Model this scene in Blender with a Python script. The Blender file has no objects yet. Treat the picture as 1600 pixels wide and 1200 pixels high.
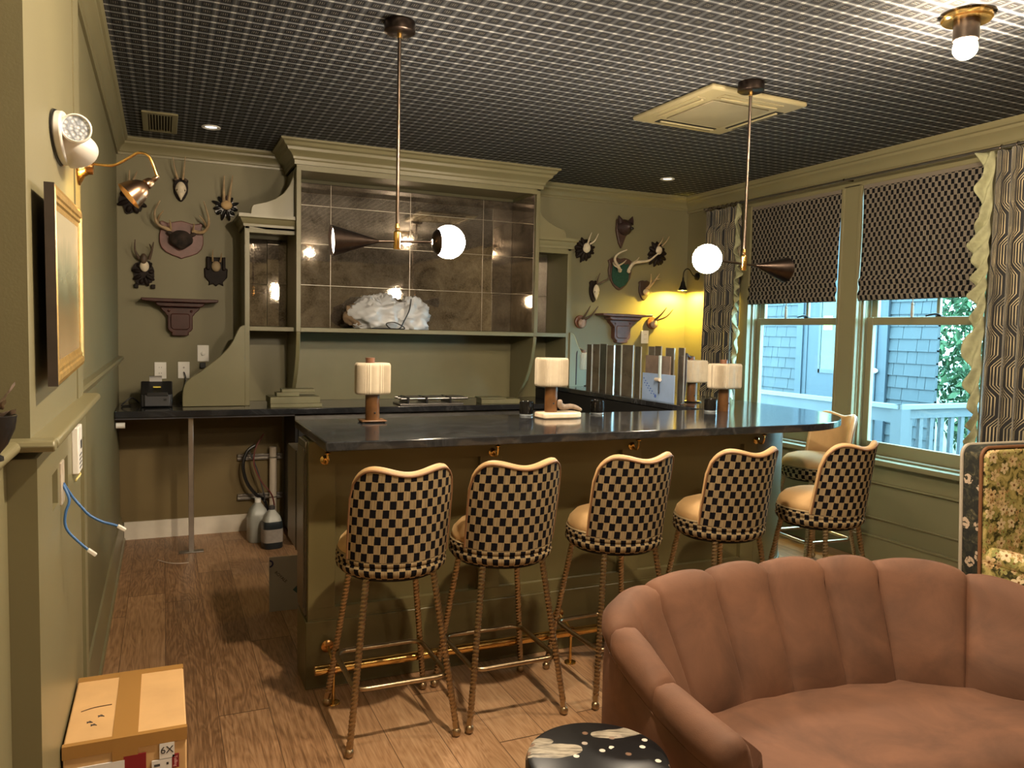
import bpy, bmesh, math, random
from mathutils import Vector, Matrix, Euler, noise as mnoise
R = math.radians
PI = math.pi
rnd = random.Random(7)
SC = bpy.context.scene
COL = SC.collection

# ------------------------------------------------------------------ mesh builder
def spline(pts, k=6, closed=False):
    P = [Vector(p) for p in pts]
    n = len(P)
    out = []
    segs = n if closed else n - 1
    for i in range(segs):
        if closed:
            p0, p1, p2, p3 = P[(i - 1) % n], P[i], P[(i + 1) % n], P[(i + 2) % n]
        else:
            p0, p1, p2, p3 = P[max(i - 1, 0)], P[i], P[i + 1], P[min(i + 2, n - 1)]
        for j in range(k):
            t = j / k
            out.append(0.5 * ((2 * p1) + (p2 - p0) * t + (2 * p0 - 5 * p1 + 4 * p2 - p3) * t * t + (3 * p1 - p0 - 3 * p2 + p3) * t ** 3))
    if not closed:
        out.append(P[-1].copy())
    return out


class MB:
    def __init__(s):
        s.v = []; s.f = []; s.uv = []

    def face(s, idx, uv=None):
        s.f.append(tuple(idx)); s.uv.append(uv)

    def box(s, x0, x1, y0, y1, z0, z1, M=None):
        b = len(s.v)
        for z in (z0, z1):
            for p in ((x0, y0), (x1, y0), (x1, y1), (x0, y1)):
                q = Vector((p[0], p[1], z))
                s.v.append(M @ q if M else q)
        for q in ((0, 3, 2, 1), (4, 5, 6, 7), (0, 1, 5, 4), (1, 2, 6, 5), (2, 3, 7, 6), (3, 0, 4, 7)):
            s.face([b + i for i in q])
        return s

    def tube(s, pts, r, n=8, closed=False, caps=True):
        P = [Vector(p) for p in pts]
        m = len(P)
        rr = r if isinstance(r, (list, tuple)) else [r] * m
        T = []
        for i in range(m):
            a = P[(i - 1) % m] if (closed or i > 0) else P[i]
            c = P[(i + 1) % m] if (closed or i < m - 1) else P[i]
            d = c - a
            T.append(d.normalized() if d.length > 1e-9 else Vector((0, 0, 1)))
        up = Vector((0, 0, 1)) if abs(T[0].z) < .9 else Vector((1, 0, 0))
        nrm = (up - T[0] * up.dot(T[0])).normalized()
        b = len(s.v)
        for i in range(m):
            nrm = nrm - T[i] * nrm.dot(T[i])
            nrm = nrm.normalized() if nrm.length > 1e-6 else T[i].orthogonal().normalized()
            bi = T[i].cross(nrm)
            for j in range(n):
                a = 2 * PI * j / n
                s.v.append(P[i] + (nrm * math.cos(a) + bi * math.sin(a)) * rr[i])
        for i in range(m if closed else m - 1):
            i2 = (i + 1) % m
            for j in range(n):
                j2 = (j + 1) % n
                s.face((b + i * n + j, b + i * n + j2, b + i2 * n + j2, b + i2 * n + j))
        if caps and not closed:
            s.face([b + j for j in range(n)][::-1])
            s.face([b + (m - 1) * n + j for j in range(n)])
        return s

    def cyl(s, p0, p1, r0, r1=None, n=20, caps=True):
        return s.tube([p0, p1], [r0, r0 if r1 is None else r1], n, False, caps)

    def lathe(s, prof, c=(0, 0, 0), n=28, M=None, uvr=None, closed=True):
        b = len(s.v)
        m = len(prof)
        for (r, z) in prof:
            for j in range(n):
                a = 2 * PI * j / n
                q = Vector((r * math.cos(a), r * math.sin(a), z))
                if M: q = M @ q
                s.v.append(q + Vector(c))
        L = [0]
        for i in range(1, m):
            L.append(L[-1] + math.hypot(prof[i][0] - prof[i - 1][0], prof[i][1] - prof[i - 1][1]))
        for i in range(m - 1):
            for j in range(n):
                j2 = (j + 1) % n
                uv = None
                if uvr:
                    u0, u1 = 2 * PI * j / n * uvr, 2 * PI * (j + 1) / n * uvr
                    uv = [(u0, L[i]), (u1, L[i]), (u1, L[i + 1]), (u0, L[i + 1])]
                s.face((b + i * n + j, b + i * n + j2, b + (i + 1) * n + j2, b + (i + 1) * n + j), uv)
        if closed:
            if prof[0][0] > 1e-6: s.face([b + j for j in range(n)][::-1])
            if prof[-1][0] > 1e-6: s.face([b + (m - 1) * n + j for j in range(n)])
        return s

    def prism(s, poly, a0, a1, axis='y'):
        """poly: 2-D outline; axis y -> (x,z) outline extruded along y; z -> (x,y); x -> (y,z)"""
        b = len(s.v); n = len(poly)
        for a in (a0, a1):
            for (p, q) in poly:
                s.v.append(Vector((p, a, q)) if axis == 'y' else Vector((p, q, a)) if axis == 'z' else Vector((a, p, q)))
        s.face([b + i for i in range(n)]); s.face([b + n + i for i in range(n)][::-1])
        for i in range(n):
            j = (i + 1) % n
            s.face((b + i, b + n + i, b + n + j, b + j))
        return s

    def grid(s, fn, nu, nv, uv=None, closed=False):
        b = len(s.v)
        cu = nu if closed else nu + 1
        for j in range(nv + 1):
            for i in range(cu):
                s.v.append(Vector(fn(i / nu, j / nv)))
        for j in range(nv):
            for i in range(nu):
                i2 = (i + 1) % cu
                q = None
                if uv:
                    q = [uv(i / nu, j / nv), uv((i + 1) / nu, j / nv), uv((i + 1) / nu, (j + 1) / nv), uv(i / nu, (j + 1) / nv)]
                s.face((b + j * cu + i, b + j * cu + i2, b + (j + 1) * cu + i2, b + (j + 1) * cu + i), q)
        return s

    def sphere(s, c, r, nu=20, nv=12, M=None, fn=None):
        rx, ry, rz = r if isinstance(r, (tuple, list)) else (r, r, r)
        b = len(s.v)
        for j in range(nv + 1):
            th = PI * j / nv
            for i in range(nu):
                a = 2 * PI * i / nu
                q = Vector((rx * math.sin(th) * math.cos(a), ry * math.sin(th) * math.sin(a), rz * math.cos(th)))
                if fn: q = fn(q)
                if M: q = M @ q
                s.v.append(q + Vector(c))
        for j in range(nv):
            for i in range(nu):
                i2 = (i + 1) % nu
                s.face((b + j * nu + i, b + (j + 1) * nu + i, b + (j + 1) * nu + i2, b + j * nu + i2))
        return s

    def xf(s, M, start=0):
        for i in range(start, len(s.v)):
            s.v[i] = M @ s.v[i]
        return s

    def build(s, name, m, parent=None, smooth=True, bevel=0, sub=0, angle=38, label=None, recalc=True, seg=2):
        me = bpy.data.meshes.new(name)
        me.from_pydata([tuple(v) for v in s.v], [], s.f)
        if any(u is not None for u in s.uv):
            lay = me.uv_layers.new(name='UVMap')
            for p, u in zip(me.polygons, s.uv):
                if u:
                    for li, w in zip(p.loop_indices, u): lay.data[li].uv = w
        bm = bmesh.new(); bm.from_mesh(me)
        bmesh.ops.remove_doubles(bm, verts=bm.verts, dist=1e-6)
        if recalc: bmesh.ops.recalc_face_normals(bm, faces=bm.faces)
        bm.to_mesh(me); bm.free()
        if smooth:
            me.polygons.foreach_set('use_smooth', [True] * len(me.polygons))
            me.set_sharp_from_angle(angle=R(angle))
        me.materials.append(m)
        o = bpy.data.objects.new(name, me)
        COL.objects.link(o)
        if parent: o.parent = parent
        if bevel:
            d = o.modifiers.new('bevel', 'BEVEL'); d.width = bevel; d.segments = seg; d.limit_method = 'ANGLE'; d.angle_limit = R(40)
        if sub:
            d = o.modifiers.new('sub', 'SUBSURF'); d.levels = sub; d.render_levels = sub
        if label: o['label'] = label
        return o


def thing(name, label, cat, loc=(0, 0, 0), rz=0, group=None):
    o = bpy.data.objects.new(name, None)
    COL.objects.link(o)
    o.empty_display_size = .05
    o.location = loc; o.rotation_euler = (0, 0, rz)
    o['label'] = label; o['category'] = cat
    if group: o['group'] = group
    return o


def tag(o, label, cat, group=None):
    o['label'] = label; o['category'] = cat
    if group: o['group'] = group
    return o


def struct(o):
    o['kind'] = 'structure'
    return o


def copy_tree(o, parent=None):
    c = o.copy(); COL.objects.link(c); c.parent = parent
    for ch in [x for x in bpy.data.objects if x.parent == o]:
        copy_tree(ch, c)
    return c


def dup(root, loc, rz, label, group=None):
    c = copy_tree(root)
    c.location = loc; c.rotation_euler = (0, 0, rz)
    c['label'] = label
    if group: c['group'] = group
    return c


def text(name, body, size, M, m, parent, ex=.0004):
    cu = bpy.data.curves.new(name, 'FONT')
    cu.body = body; cu.size = size; cu.extrude = ex
    cu.align_x = 'CENTER'; cu.align_y = 'CENTER'
    cu.materials.append(m)
    tmp = bpy.data.objects.new(name + '_curve', cu); COL.objects.link(tmp)
    bpy.context.view_layer.update()
    me = bpy.data.meshes.new_from_object(tmp.evaluated_get(bpy.context.evaluated_depsgraph_get()))
    bpy.data.objects.remove(tmp); bpy.data.curves.remove(cu)
    me.name = name
    o = bpy.data.objects.new(name, me); COL.objects.link(o)
    o.parent = parent; o.matrix_local = M
    return o

# ------------------------------------------------------------------ node helpers
class S:
    """a socket with arithmetic"""
    def __init__(s, nt, k): s.nt = nt; s.k = k
    def _m(s, op, *a):
        n = s.nt.nodes.new('ShaderNodeMath'); n.operation = op
        for i, x in enumerate((s,) + a):
            if isinstance(x, S): s.nt.links.new(x.k, n.inputs[i])
            else: n.inputs[i].default_value = x
        return S(s.nt, n.outputs[0])
    def __add__(s, o): return s._m('ADD', o)
    def __sub__(s, o): return s._m('SUBTRACT', o)
    def __mul__(s, o): return s._m('MULTIPLY', o)
    def __truediv__(s, o): return s._m('DIVIDE', o)
    def fr(s): return s._m('FRACT')
    def fl(s): return s._m('FLOOR')
    def ab(s): return s._m('ABSOLUTE')
    def sin(s): return s._m('SINE')
    def lt(s, o): return s._m('LESS_THAN', o)
    def gt(s, o): return s._m('GREATER_THAN', o)
    def mx(s, o): return s._m('MAXIMUM', o)
    def mn(s, o): return s._m('MINIMUM', o)
    def mod(s, o): return s._m('FLOORED_MODULO', o)
    def clamp(s): return s.mx(0.0).mn(1.0)
    def inv(s): return S(s.nt, s.k) * -1.0 + 1.0


def new_mat(name, col=(.5, .5, .5), rough=.5, metal=0, **kw):
    m = bpy.data.materials.new(name); m.use_nodes = True
    nt = m.node_tree; b = nt.nodes['Principled BSDF']
    b.inputs['Base Color'].default_value = (*col, 1)
    b.inputs['Roughness'].default_value = rough
    b.inputs['Metallic'].default_value = metal
    for k, v in kw.items():
        b.inputs[k.replace('_', ' ')].default_value = v
    return m, nt, b


def coords(nt, which='Object'):
    tc = nt.nodes.new('ShaderNodeTexCoord')
    return tc.outputs[which]


def sep(nt, k):
    n = nt.nodes.new('ShaderNodeSeparateXYZ'); nt.links.new(k, n.inputs[0])
    return [S(nt, o) for o in n.outputs]


def comb(nt, x, y, z):
    n = nt.nodes.new('ShaderNodeCombineXYZ')
    for i, a in enumerate((x, y, z)):
        if isinstance(a, S): nt.links.new(a.k, n.inputs[i])
        else: n.inputs[i].default_value = a
    return n.outputs[0]


def noise(nt, vec, scale, detail=3, rough=.5, dist=0):
    n = nt.nodes.new('ShaderNodeTexNoise')
    if vec is not None: nt.links.new(vec, n.inputs['Vector'])
    n.inputs['Scale'].default_value = scale; n.inputs['Detail'].default_value = detail
    n.inputs['Roughness'].default_value = rough; n.inputs['Distortion'].default_value = dist
    return S(nt, n.outputs[0])


def voro(nt, vec, scale, feature='F1', rand=1.0, dim='3D'):
    n = nt.nodes.new('ShaderNodeTexVoronoi'); n.feature = feature; n.voronoi_dimensions = dim
    nt.links.new(vec, n.inputs['Vector']); n.inputs['Scale'].default_value = scale
    n.inputs['Randomness'].default_value = rand
    return n


def ramp(nt, fac, stops):
    n = nt.nodes.new('ShaderNodeValToRGB')
    e = n.color_ramp.elements
    while len(e) < len(stops): e.new(.5)
    for x, (p, c) in zip(e, stops):
        x.position = p; x.color = (*c, 1)
    nt.links.new(fac.k, n.inputs[0])
    return n.outputs[0]


def mixc(nt, fac, a, b):
    n = nt.nodes.new('ShaderNodeMix'); n.data_type = 'RGBA'
    if isinstance(fac, S): nt.links.new(fac.k, n.inputs['Factor'])
    else: n.inputs['Factor'].default_value = fac
    for key, x in ((6, a), (7, b)):
        if isinstance(x, tuple): n.inputs[key].default_value = (*x, 1)
        else: nt.links.new(x, n.inputs[key])
    return n.outputs[2]


def bump(nt, b, h, strength=.2, dist=.01):
    n = nt.nodes.new('ShaderNodeBump')
    n.inputs['Strength'].default_value = strength; n.inputs['Distance'].default_value = dist
    nt.links.new(h.k, n.inputs['Height']); nt.links.new(n.outputs[0], b.inputs['Normal'])


def varied(name, col, rough=.5, metal=0, amt=.12, scale=6, bmp=0, bscale=80, **kw):
    m, nt, b = new_mat(name, col, rough, metal, **kw)
    v = coords(nt)
    n = noise(nt, v, scale, 4)
    lo = tuple(c * (1 - amt) for c in col); hi = tuple(min(1, c * (1 + amt)) for c in col)
    nt.links.new(ramp(nt, n, [(.3, lo), (.7, hi)]), b.inputs['Base Color'])
    if bmp: bump(nt, b, noise(nt, v, bscale, 3), bmp, .004)
    return m


def emit(name, col, strength):
    m = bpy.data.materials.new(name); m.use_nodes = True
    nt = m.node_tree; nt.nodes.clear()
    e = nt.nodes.new('ShaderNodeEmission'); o = nt.nodes.new('ShaderNodeOutputMaterial')
    e.inputs[0].default_value = (*col, 1); e.inputs[1].default_value = strength
    nt.links.new(e.outputs[0], o.inputs[0])
    return m

def srgb(r, g, b):
    f = lambda c: (c / 255 / 12.92) if c / 255 <= .04045 else ((c / 255 + .055) / 1.055) ** 2.4
    return (f(r), f(g), f(b))

# ------------------------------------------------------------------ materials
WALL = varied('olive_wall_paint', (.178, .160, .088), .55, amt=.05, scale=2, bmp=.06, bscale=220)
TRIM = varied('olive_trim_paint', (.195, .175, .096), .34, amt=.04, scale=3)
BARP = varied('olive_cabinet_paint', (.165, .148, .075), .4, amt=.06, scale=5)
WHITE = new_mat('white_plastic', (.78, .76, .72), .35)[0]
WHITEP = varied('primed_white_board', (.74, .68, .58), .6, amt=.06, scale=12)
BLACKP = new_mat('black_plastic', (.012, .012, .013), .35)[0]
GREYP = new_mat('grey_plastic', (.05, .05, .055), .4)[0]
BRASS = varied('polished_brass', (.80, .50, .16), .2, 1, amt=.1, scale=20)
BRONZE = varied('dark_bronze', (.075, .055, .045), .32, 1, amt=.15, scale=30)
ROD = varied('brushed_bronze_rod', (.13, .10, .08), .3, 1, amt=.1, scale=30)
STEEL = varied('brushed_steel', (.5, .49, .47), .3, 1, amt=.1, scale=15)
STEELD = varied('dull_galvanised_steel', (.30, .28, .26), .4, 1, amt=.15, scale=15)
GOLDROD = varied('antiqued_gold_metal', (.40, .30, .185), .32, 1, amt=.14, scale=40)
BLACKM = new_mat('black_metal', (.015, .014, .014), .4, .6)[0]
MAHOG = varied('mahogany', (.050, .016, .012), .42, amt=.3, scale=14, Specular_IOR_Level=.3)
MAHOGP = varied('plaque_red_brown_wood', (.15, .065, .055), .45, amt=.2, scale=18)
DWOOD = varied('dark_carved_wood', (.013, .008, .0065), .6, amt=.4, scale=25, Specular_IOR_Level=.2)
WALN = varied('warm_walnut_stem', (.115, .050, .015), .38, amt=.25, scale=22)
BONE = varied('bleached_bone', (.62, .54, .40), .6, amt=.15, scale=30)
ANTL = varied('antler_tan', (.34, .24, .13), .55, amt=.35, scale=20)
ANTLD = varied('antler_dark', (.085, .055, .035), .55, amt=.35, scale=25)
ANTLP = varied('antler_pale', (.52, .44, .32), .55, amt=.2, scale=25)
FUR = varied('dark_brown_fur', (.028, .018, .013), .9, amt=.8, scale=16, bmp=.6, bscale=160)
FELT = varied('green_felt', (.012, .055, .035), .95, amt=.2, scale=60)
CREAMS = varied('cream_pleated_fabric', (.42, .355, .26), .85, amt=.05, scale=30)
BLACKG = new_mat('black_inside', (.006, .006, .006), .7)[0]
GLASSK = new_mat('black_glass', (.008, .007, .006), .06)[0]
MARBLEW = varied('cream_stone', (.70, .56, .40), .45, amt=.12, scale=25)
GOLDF = varied('gilded_frame', (.55, .36, .12), .35, .7, amt=.2, scale=40)
FRAMED = varied('dark_frame_side', (.055, .04, .032), .6, amt=.2, scale=20)
PVC = new_mat('white_pvc', (.66, .58, .48), .4)[0]
BLUEC = new_mat('blue_cable', (.045, .14, .36), .45)[0]
CLEARP = new_mat('clear_connector', (.75, .72, .66), .15)[0]
CARD = varied('cardboard', (.60, .37, .165), .7, amt=.08, scale=9)
TAPE = new_mat('brown_packing_tape', (.36, .19, .055), .18)[0]
PAPER = new_mat('white_paper', (.72, .70, .70), .6)[0]
REDP = new_mat('red_print', (.22, .008, .015), .5)[0]
INK = new_mat('dark_ink', (.03, .03, .035), .6)[0]
PINKP = new_mat('pink_print', (.8, .42, .42), .5)[0]
OLIVEB = varied('olive_painted_board', (.17, .16, .085), .5, amt=.08, scale=10)
YLW = new_mat('yellow_label', (.75, .6, .08), .5)[0]

def velvet(name, col, sheen=.5, amt=.22, sc=5):
    m, nt, b = new_mat(name, col, .75)
    v = coords(nt)
    n = noise(nt, v, sc, 5, .6, .6)
    f = noise(nt, v, 420, 2)
    lo = tuple(c * (1 - amt) for c in col); hi = tuple(c * (1 + amt) for c in col)
    nt.links.new(ramp(nt, n, [(.32, lo), (.68, hi)]), b.inputs['Base Color'])
    b.inputs['Sheen Weight'].default_value = sheen
    b.inputs['Sheen Roughness'].default_value = .35
    b.inputs['Sheen Tint'].default_value = (*[min(1, c * 2.2 + .1) for c in col], 1)
    bump(nt, b, f, .15, .002)
    return m
SOFAV = velvet('copper_velvet', (.138, .060, .031), .14, .30)
SEATV = velvet('tan_velvet', (.47, .29, .125), .4, .12)
RIM = varied('tan_leather_welt', (.56, .36, .17), .45, amt=.08, scale=20)
SHADEV = CREAMS

def checker_mat(name, black, cream, cu=.0215, cv=.0325):
    m, nt, b = new_mat(name, cream, .85)
    x, y, z = sep(nt, coords(nt, 'UV'))
    wob = noise(nt, coords(nt, 'UV'), 60, 2) * .12 - .06
    u = x / cu; v = y / cv
    par = (u.fl() + v.fl()).mod(2.0).gt(.5)
    fu = ((u + wob).fr() - .5).ab(); fv = ((v + wob).fr() - .5).ab()
    edge = fu.lt(.485) * fv.lt(.465)
    blk = par * edge
    st = noise(nt, comb(nt, x * 46.0, y * 1.1, 0.0), 6, 3, .7)
    fz = noise(nt, coords(nt, 'UV'), 240, 2)
    cr = ramp(nt, st * 1.5 - .36 + fz * .2, [(.15, tuple(c * .42 for c in cream)), (.75, cream)])
    nt.links.new(mixc(nt, blk, cr, black), b.inputs['Base Color'])
    b.inputs['Specular IOR Level'].default_value = .12
    bump(nt, b, blk, .5, .0015)
    return m
CHECK = checker_mat('checked_velvet_stool_fabric', (.0045, .004, .006), (.36, .265, .145))
CHECKB = checker_mat('checked_blind_fabric', (.0045, .0045, .006), (.235, .20, .16))

def ceiling_mat():
    m, nt, b = new_mat('plaid_ceiling_paper', (.1, .1, .1), .8, Specular_IOR_Level=.25)
    x, y, z = sep(nt, coords(nt))
    u = (x / .0665).fr(); v = (y / .0725).fr()
    hline = (v - .5).ab().gt(.39)
    hthin = ((v - .5).ab() - .425).ab().lt(.018)
    vline = (u - .5).ab().gt(.36)
    vin = ((u - .5).ab() - .41).ab().lt(.03)
    rect = (u - .5).ab().lt(.29) * (v - .5).ab().lt(.27)
    dots = (((u * 8.0).fr() - .5).ab().lt(.22)) * (((v * 6.5).fr() - .5).ab().lt(.27)) * (u - .5).ab().lt(.19) * (v - .5).ab().lt(.17)
    nz = noise(nt, coords(nt), 3, 2)
    c = mixc(nt, vline, (.018, .021, .028), (.070, .075, .083))
    c = mixc(nt, vin, c, (.040, .039, .038))
    c = mixc(nt, hline * hthin.inv(), c, (.23, .243, .252))
    c = mixc(nt, hline * hthin.inv() * vline, c, (.49, .50, .48))
    c = mixc(nt, rect, c, (.006, .006, .007))
    c = mixc(nt, dots, c, (.20, .19, .17))
    nt.links.new(c, b.inputs['Base Color'])
    return m
CEIL = ceiling_mat()

def floor_mat():
    m, nt, b = new_mat('oak_floor', (.3, .16, .08), .42)
    v = coords(nt)
    x, y, z = sep(nt, v)
    pw = .185
    pi_ = (x / pw).fl()
    wn = nt.nodes.new('ShaderNodeTexWhiteNoise'); wn.noise_dimensions = '1D'
    nt.links.new((pi_ + .5).k, wn.inputs['W']); off = S(nt, wn.outputs[0])
    yy = (y + off * 7.0) / 1.9
    wn2 = nt.nodes.new('ShaderNodeTexWhiteNoise'); wn2.noise_dimensions = '2D'
    nt.links.new(comb(nt, pi_, yy.fl(), 0.0), wn2.inputs['Vector']); tone = S(nt, wn2.outputs[0])
    base = noise(nt, comb(nt, x * 1.0 + tone * 9.0, y * .16, tone * 5.0), 9, 3, .5, .4)
    rings = ((base * 13.0).fr() - .5).ab() * 2.0
    fine = noise(nt, comb(nt, x * 60.0, y * 1.8, tone * 9.0), 3, 5, .65)
    g = rings * .16 + (fine - .5) * .95 + .27 + tone * .32
    c = ramp(nt, g, [(.25, (.19, .098, .046)), (.5, (.39, .22, .112)), (.82, (.55, .35, .20))])
    seam = ((x / pw).fr() - .5).ab().gt(.492)
    seam2 = (yy.fr() - .5).ab().gt(.4985)
    c = mixc(nt, seam.mx(seam2), c, (.13, .07, .036))
    nt.links.new(c, b.inputs['Base Color'])
    bump(nt, b, g, .12, .003)
    nt.links.new((fine * .18 + .33).k, b.inputs['Roughness'])
    return m
FLOOR = floor_mat()

def granite():
    m, nt, b = new_mat('black_soapstone', (.02, .02, .022), .13)
    v = coords(nt)
    w = noise(nt, v, 2.2, 6, .6, 1.6)
    vein = ((w - .5).ab() * -26.0 + 1.0).clamp()
    w2 = noise(nt, v, 7, 5, .6, .8)
    vein2 = ((w2 - .52).ab() * -30.0 + 1.0).clamp() * .35
    k = vein.mx(vein2) * noise(nt, v, 5, 2)
    nt.links.new(ramp(nt, k, [(0, (.018, .019, .022)), (.6, (.040, .042, .046)), (1, (.12, .12, .12))]), b.inputs['Base Color'])
    b.inputs['Roughness'].default_value = .11
    return m
STONE = granite()
BARF = varied('olive_bar_front_paint', (.118, .098, .040), .36, amt=.08, scale=4)

def antique_mirror():
    m, nt, b = new_mat('antiqued_mirror', (.3, .26, .22), .1, .82)
    v = coords(nt)
    n = noise(nt, v, 5, 8, .68, .6)
    f = noise(nt, v, 90, 4, .7)
    k = n * .7 + f * .3
    nt.links.new(ramp(nt, k, [(.36, (.12, .095, .072)), (.48, (.30, .255, .205)), (.62, (.44, .385, .32))]), b.inputs['Base Color'])
    nt.links.new((f * .12 - .03).mx(.015).k, b.inputs['Roughness'])
    bump(nt, b, noise(nt, v, 3.5, 1), .012, .01)
    return m
MIRROR = antique_mirror()

def terrazzo():
    m, nt, b = new_mat('black_terrazzo', (.01, .01, .011), .34, Specular_IOR_Level=.3)
    v = coords(nt)
    x, y, z = sep(nt, v)
    a = voro(nt, comb(nt, x * .5 + y * .45 + .35, y * 1.15 + noise(nt, v, 14, 2) * .05, z), 11, dim='2D')
    big = S(nt, a.outputs['Distance']).lt(.36)
    h = sep(nt, a.outputs['Color'])
    big = big * h[0].gt(.60)
    a2 = voro(nt, v, 42, dim='2D')
    sm = S(nt, a2.outputs['Distance']).lt(.30) * sep(nt, a2.outputs['Color'])[0].gt(.83)
    st = noise(nt, comb(nt, x * 20.0 + y * 34.0, y * 20.0, z), 3, 4)
    stc = ramp(nt, st, [(.3, (.10, .085, .065)), (.6, (.42, .37, .29))])
    c = mixc(nt, big, (.009, .009, .010), stc)
    c = mixc(nt, sm, c, ramp(nt, sep(nt, a2.outputs['Color'])[1], [(.3, (.20, .12, .08)), (.7, (.72, .68, .60))]))
    nt.links.new(c, b.inputs['Base Color'])
    return m
TERR = terrazzo()

def curtain_mat():
    m, nt, b = new_mat('meander_line_curtain', (.05, .05, .05), .8)
    x, y, z = sep(nt, coords(nt, 'UV'))
    sw = ((y * (2 * PI / .34)).sin() * 1.7).mx(-1.0).mn(1.0)
    u = x + sw * .021
    colm = (u / .066).fr()
    band = (colm - .5).ab().lt(.41)
    ln = ((u / .011).fr()).lt(.36)
    k = band * ln
    tone = noise(nt, coords(nt, 'UV'), 8, 2)
    lc = ramp(nt, tone, [(.35, (.26, .225, .15)), (.65, (.58, .48, .29))])
    nt.links.new(mixc(nt, k, (.018, .018, .020), lc), b.inputs['Base Color'])
    b.inputs['Sheen Weight'].default_value = .2
    return m
CURT = curtain_mat()
RUFF = varied('pale_green_ruffle', (.32, .32, .19), .85, amt=.15, scale=25)

def floral():
    m, nt, b = new_mat('tapestry_floral', (.1, .1, .04), .85, Specular_IOR_Level=.15)
    v = coords(nt)
    x, y, z = sep(nt, v)
    x, z = x - y * .9, z + y * .25
    q = comb(nt, x, z, 0.0)
    n = noise(nt, q, 20, 5, .6, 1.2)
    c = ramp(nt, n, [(.38, (.040, .036, .014)), (.45, (.19, .165, .05)), (.53, (.42, .34, .12)), (.68, (.58, .47, .20))])
    wx = noise(nt, q, 30, 2)
    def flowers(c, sc, off, keep, ra, ca, cb):
        qq = comb(nt, x + off + (wx - .5) * .02, z + off * 2.3, 0.0)
        a = voro(nt, qq, sc, dim='2D')
        h = sep(nt, a.outputs['Color']); d = S(nt, a.outputs['Distance'])
        px, py, _ = sep(nt, a.outputs['Position'])
        dx = (x + off + (wx - .5) * .02) * 1.0 - px; dy = (z + off * 2.3) - py
        ang = dx._m('ARCTAN2', dy)
        pet = (ang * 2.5 + h[2] * 6.0).sin().ab() * .55 + .45
        k = d.lt(pet * ra) * h[0].gt(keep)
        c = mixc(nt, k, c, ramp(nt, h[1], [(.2, ca), (.8, cb)]))
        return mixc(nt, d.lt(ra * .2) * h[0].gt(keep), c, (.20, .09, .03))
    c = flowers(c, 24, 1.7, .45, .50, (.28, .27, .09), (.44, .38, .15))
    c = flowers(c, 16, 0.0, .50, .46, (.68, .50, .26), (.72, .58, .36))
    c = flowers(c, 31, 4.1, .66, .48, (.50, .37, .19), (.44, .28, .12))
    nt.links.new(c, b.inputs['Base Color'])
    return m
FLORAL = floral()
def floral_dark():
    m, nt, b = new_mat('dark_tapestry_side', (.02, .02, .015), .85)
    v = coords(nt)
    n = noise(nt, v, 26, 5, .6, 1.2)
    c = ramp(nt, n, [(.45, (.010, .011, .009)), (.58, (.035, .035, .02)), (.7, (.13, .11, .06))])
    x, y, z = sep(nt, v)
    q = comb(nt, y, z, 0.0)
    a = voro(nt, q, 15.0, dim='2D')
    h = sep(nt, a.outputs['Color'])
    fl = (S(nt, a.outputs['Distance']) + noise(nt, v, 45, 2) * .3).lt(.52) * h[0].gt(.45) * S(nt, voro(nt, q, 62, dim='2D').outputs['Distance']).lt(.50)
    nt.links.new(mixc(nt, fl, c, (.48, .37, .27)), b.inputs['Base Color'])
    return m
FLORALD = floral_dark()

def glass_mat():
    m = bpy.data.materials.new('window_glass'); m.use_nodes = True
    nt = m.node_tree; nt.nodes.clear()
    o = nt.nodes.new('ShaderNodeOutputMaterial'); mx = nt.nodes.new('ShaderNodeMixShader')
    t = nt.nodes.new('ShaderNodeBsdfTransparent'); g = nt.nodes.new('ShaderNodeBsdfGlossy')
    t.inputs[0].default_value = (.95, .98, .98, 1)
    g.inputs['Roughness'].default_value = .02
    fr = nt.nodes.new('ShaderNodeFresnel'); fr.inputs[0].default_value = 1.45
    ge = nt.nodes.new('ShaderNodeNewGeometry')
    fac = S(nt, fr.outputs[0]) * S(nt, ge.outputs['Backfacing']).inv()
    nt.links.new(fac.k, mx.inputs[0]); nt.links.new(t.outputs[0], mx.inputs[1]); nt.links.new(g.outputs[0], mx.inputs[2])
    nt.links.new(mx.outputs[0], o.inputs[0])
    return m
GLASS = glass_mat()

BULB = emit('warm_bulb_glow', (1, .80, .56), 900)
BULBN = emit('bright_bulb_glow', (1, .80, .56), 2100)
BULBF = emit('far_bulb_glow', (1, .80, .56), 560)
GLOBE = emit('opal_globe_glow', (1, .83, .62), 190)
CONEG = emit('cone_lamp_glow', (1, .84, .62), 14)
DOWNG = emit('downlight_glow', (1, .93, .82), 1.6)
# ------------------------------------------------------------------ camera
CAMZ = 1.49
cam = bpy.data.cameras.new('camera'); camo = bpy.data.objects.new('camera', cam); COL.objects.link(camo)
cam.sensor_fit = 'HORIZONTAL'; cam.sensor_width = 36; cam.lens = 36 * 1223 / 1600
cam.clip_start = .02
_right = Vector((.9137, -.4057, .0222)); _down = Vector((-.0068, -.0685, -.9976))
_y = Vector((255 - 800, 508 - 600, 1223)).normalized()
_x = Vector((3550 - 800, 580 - 600, 1223)); _x = (_x - _y * _x.dot(_y)).normalized()
_z = _x.cross(_y)
if _z.y > 0: _z = -_z
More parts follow.
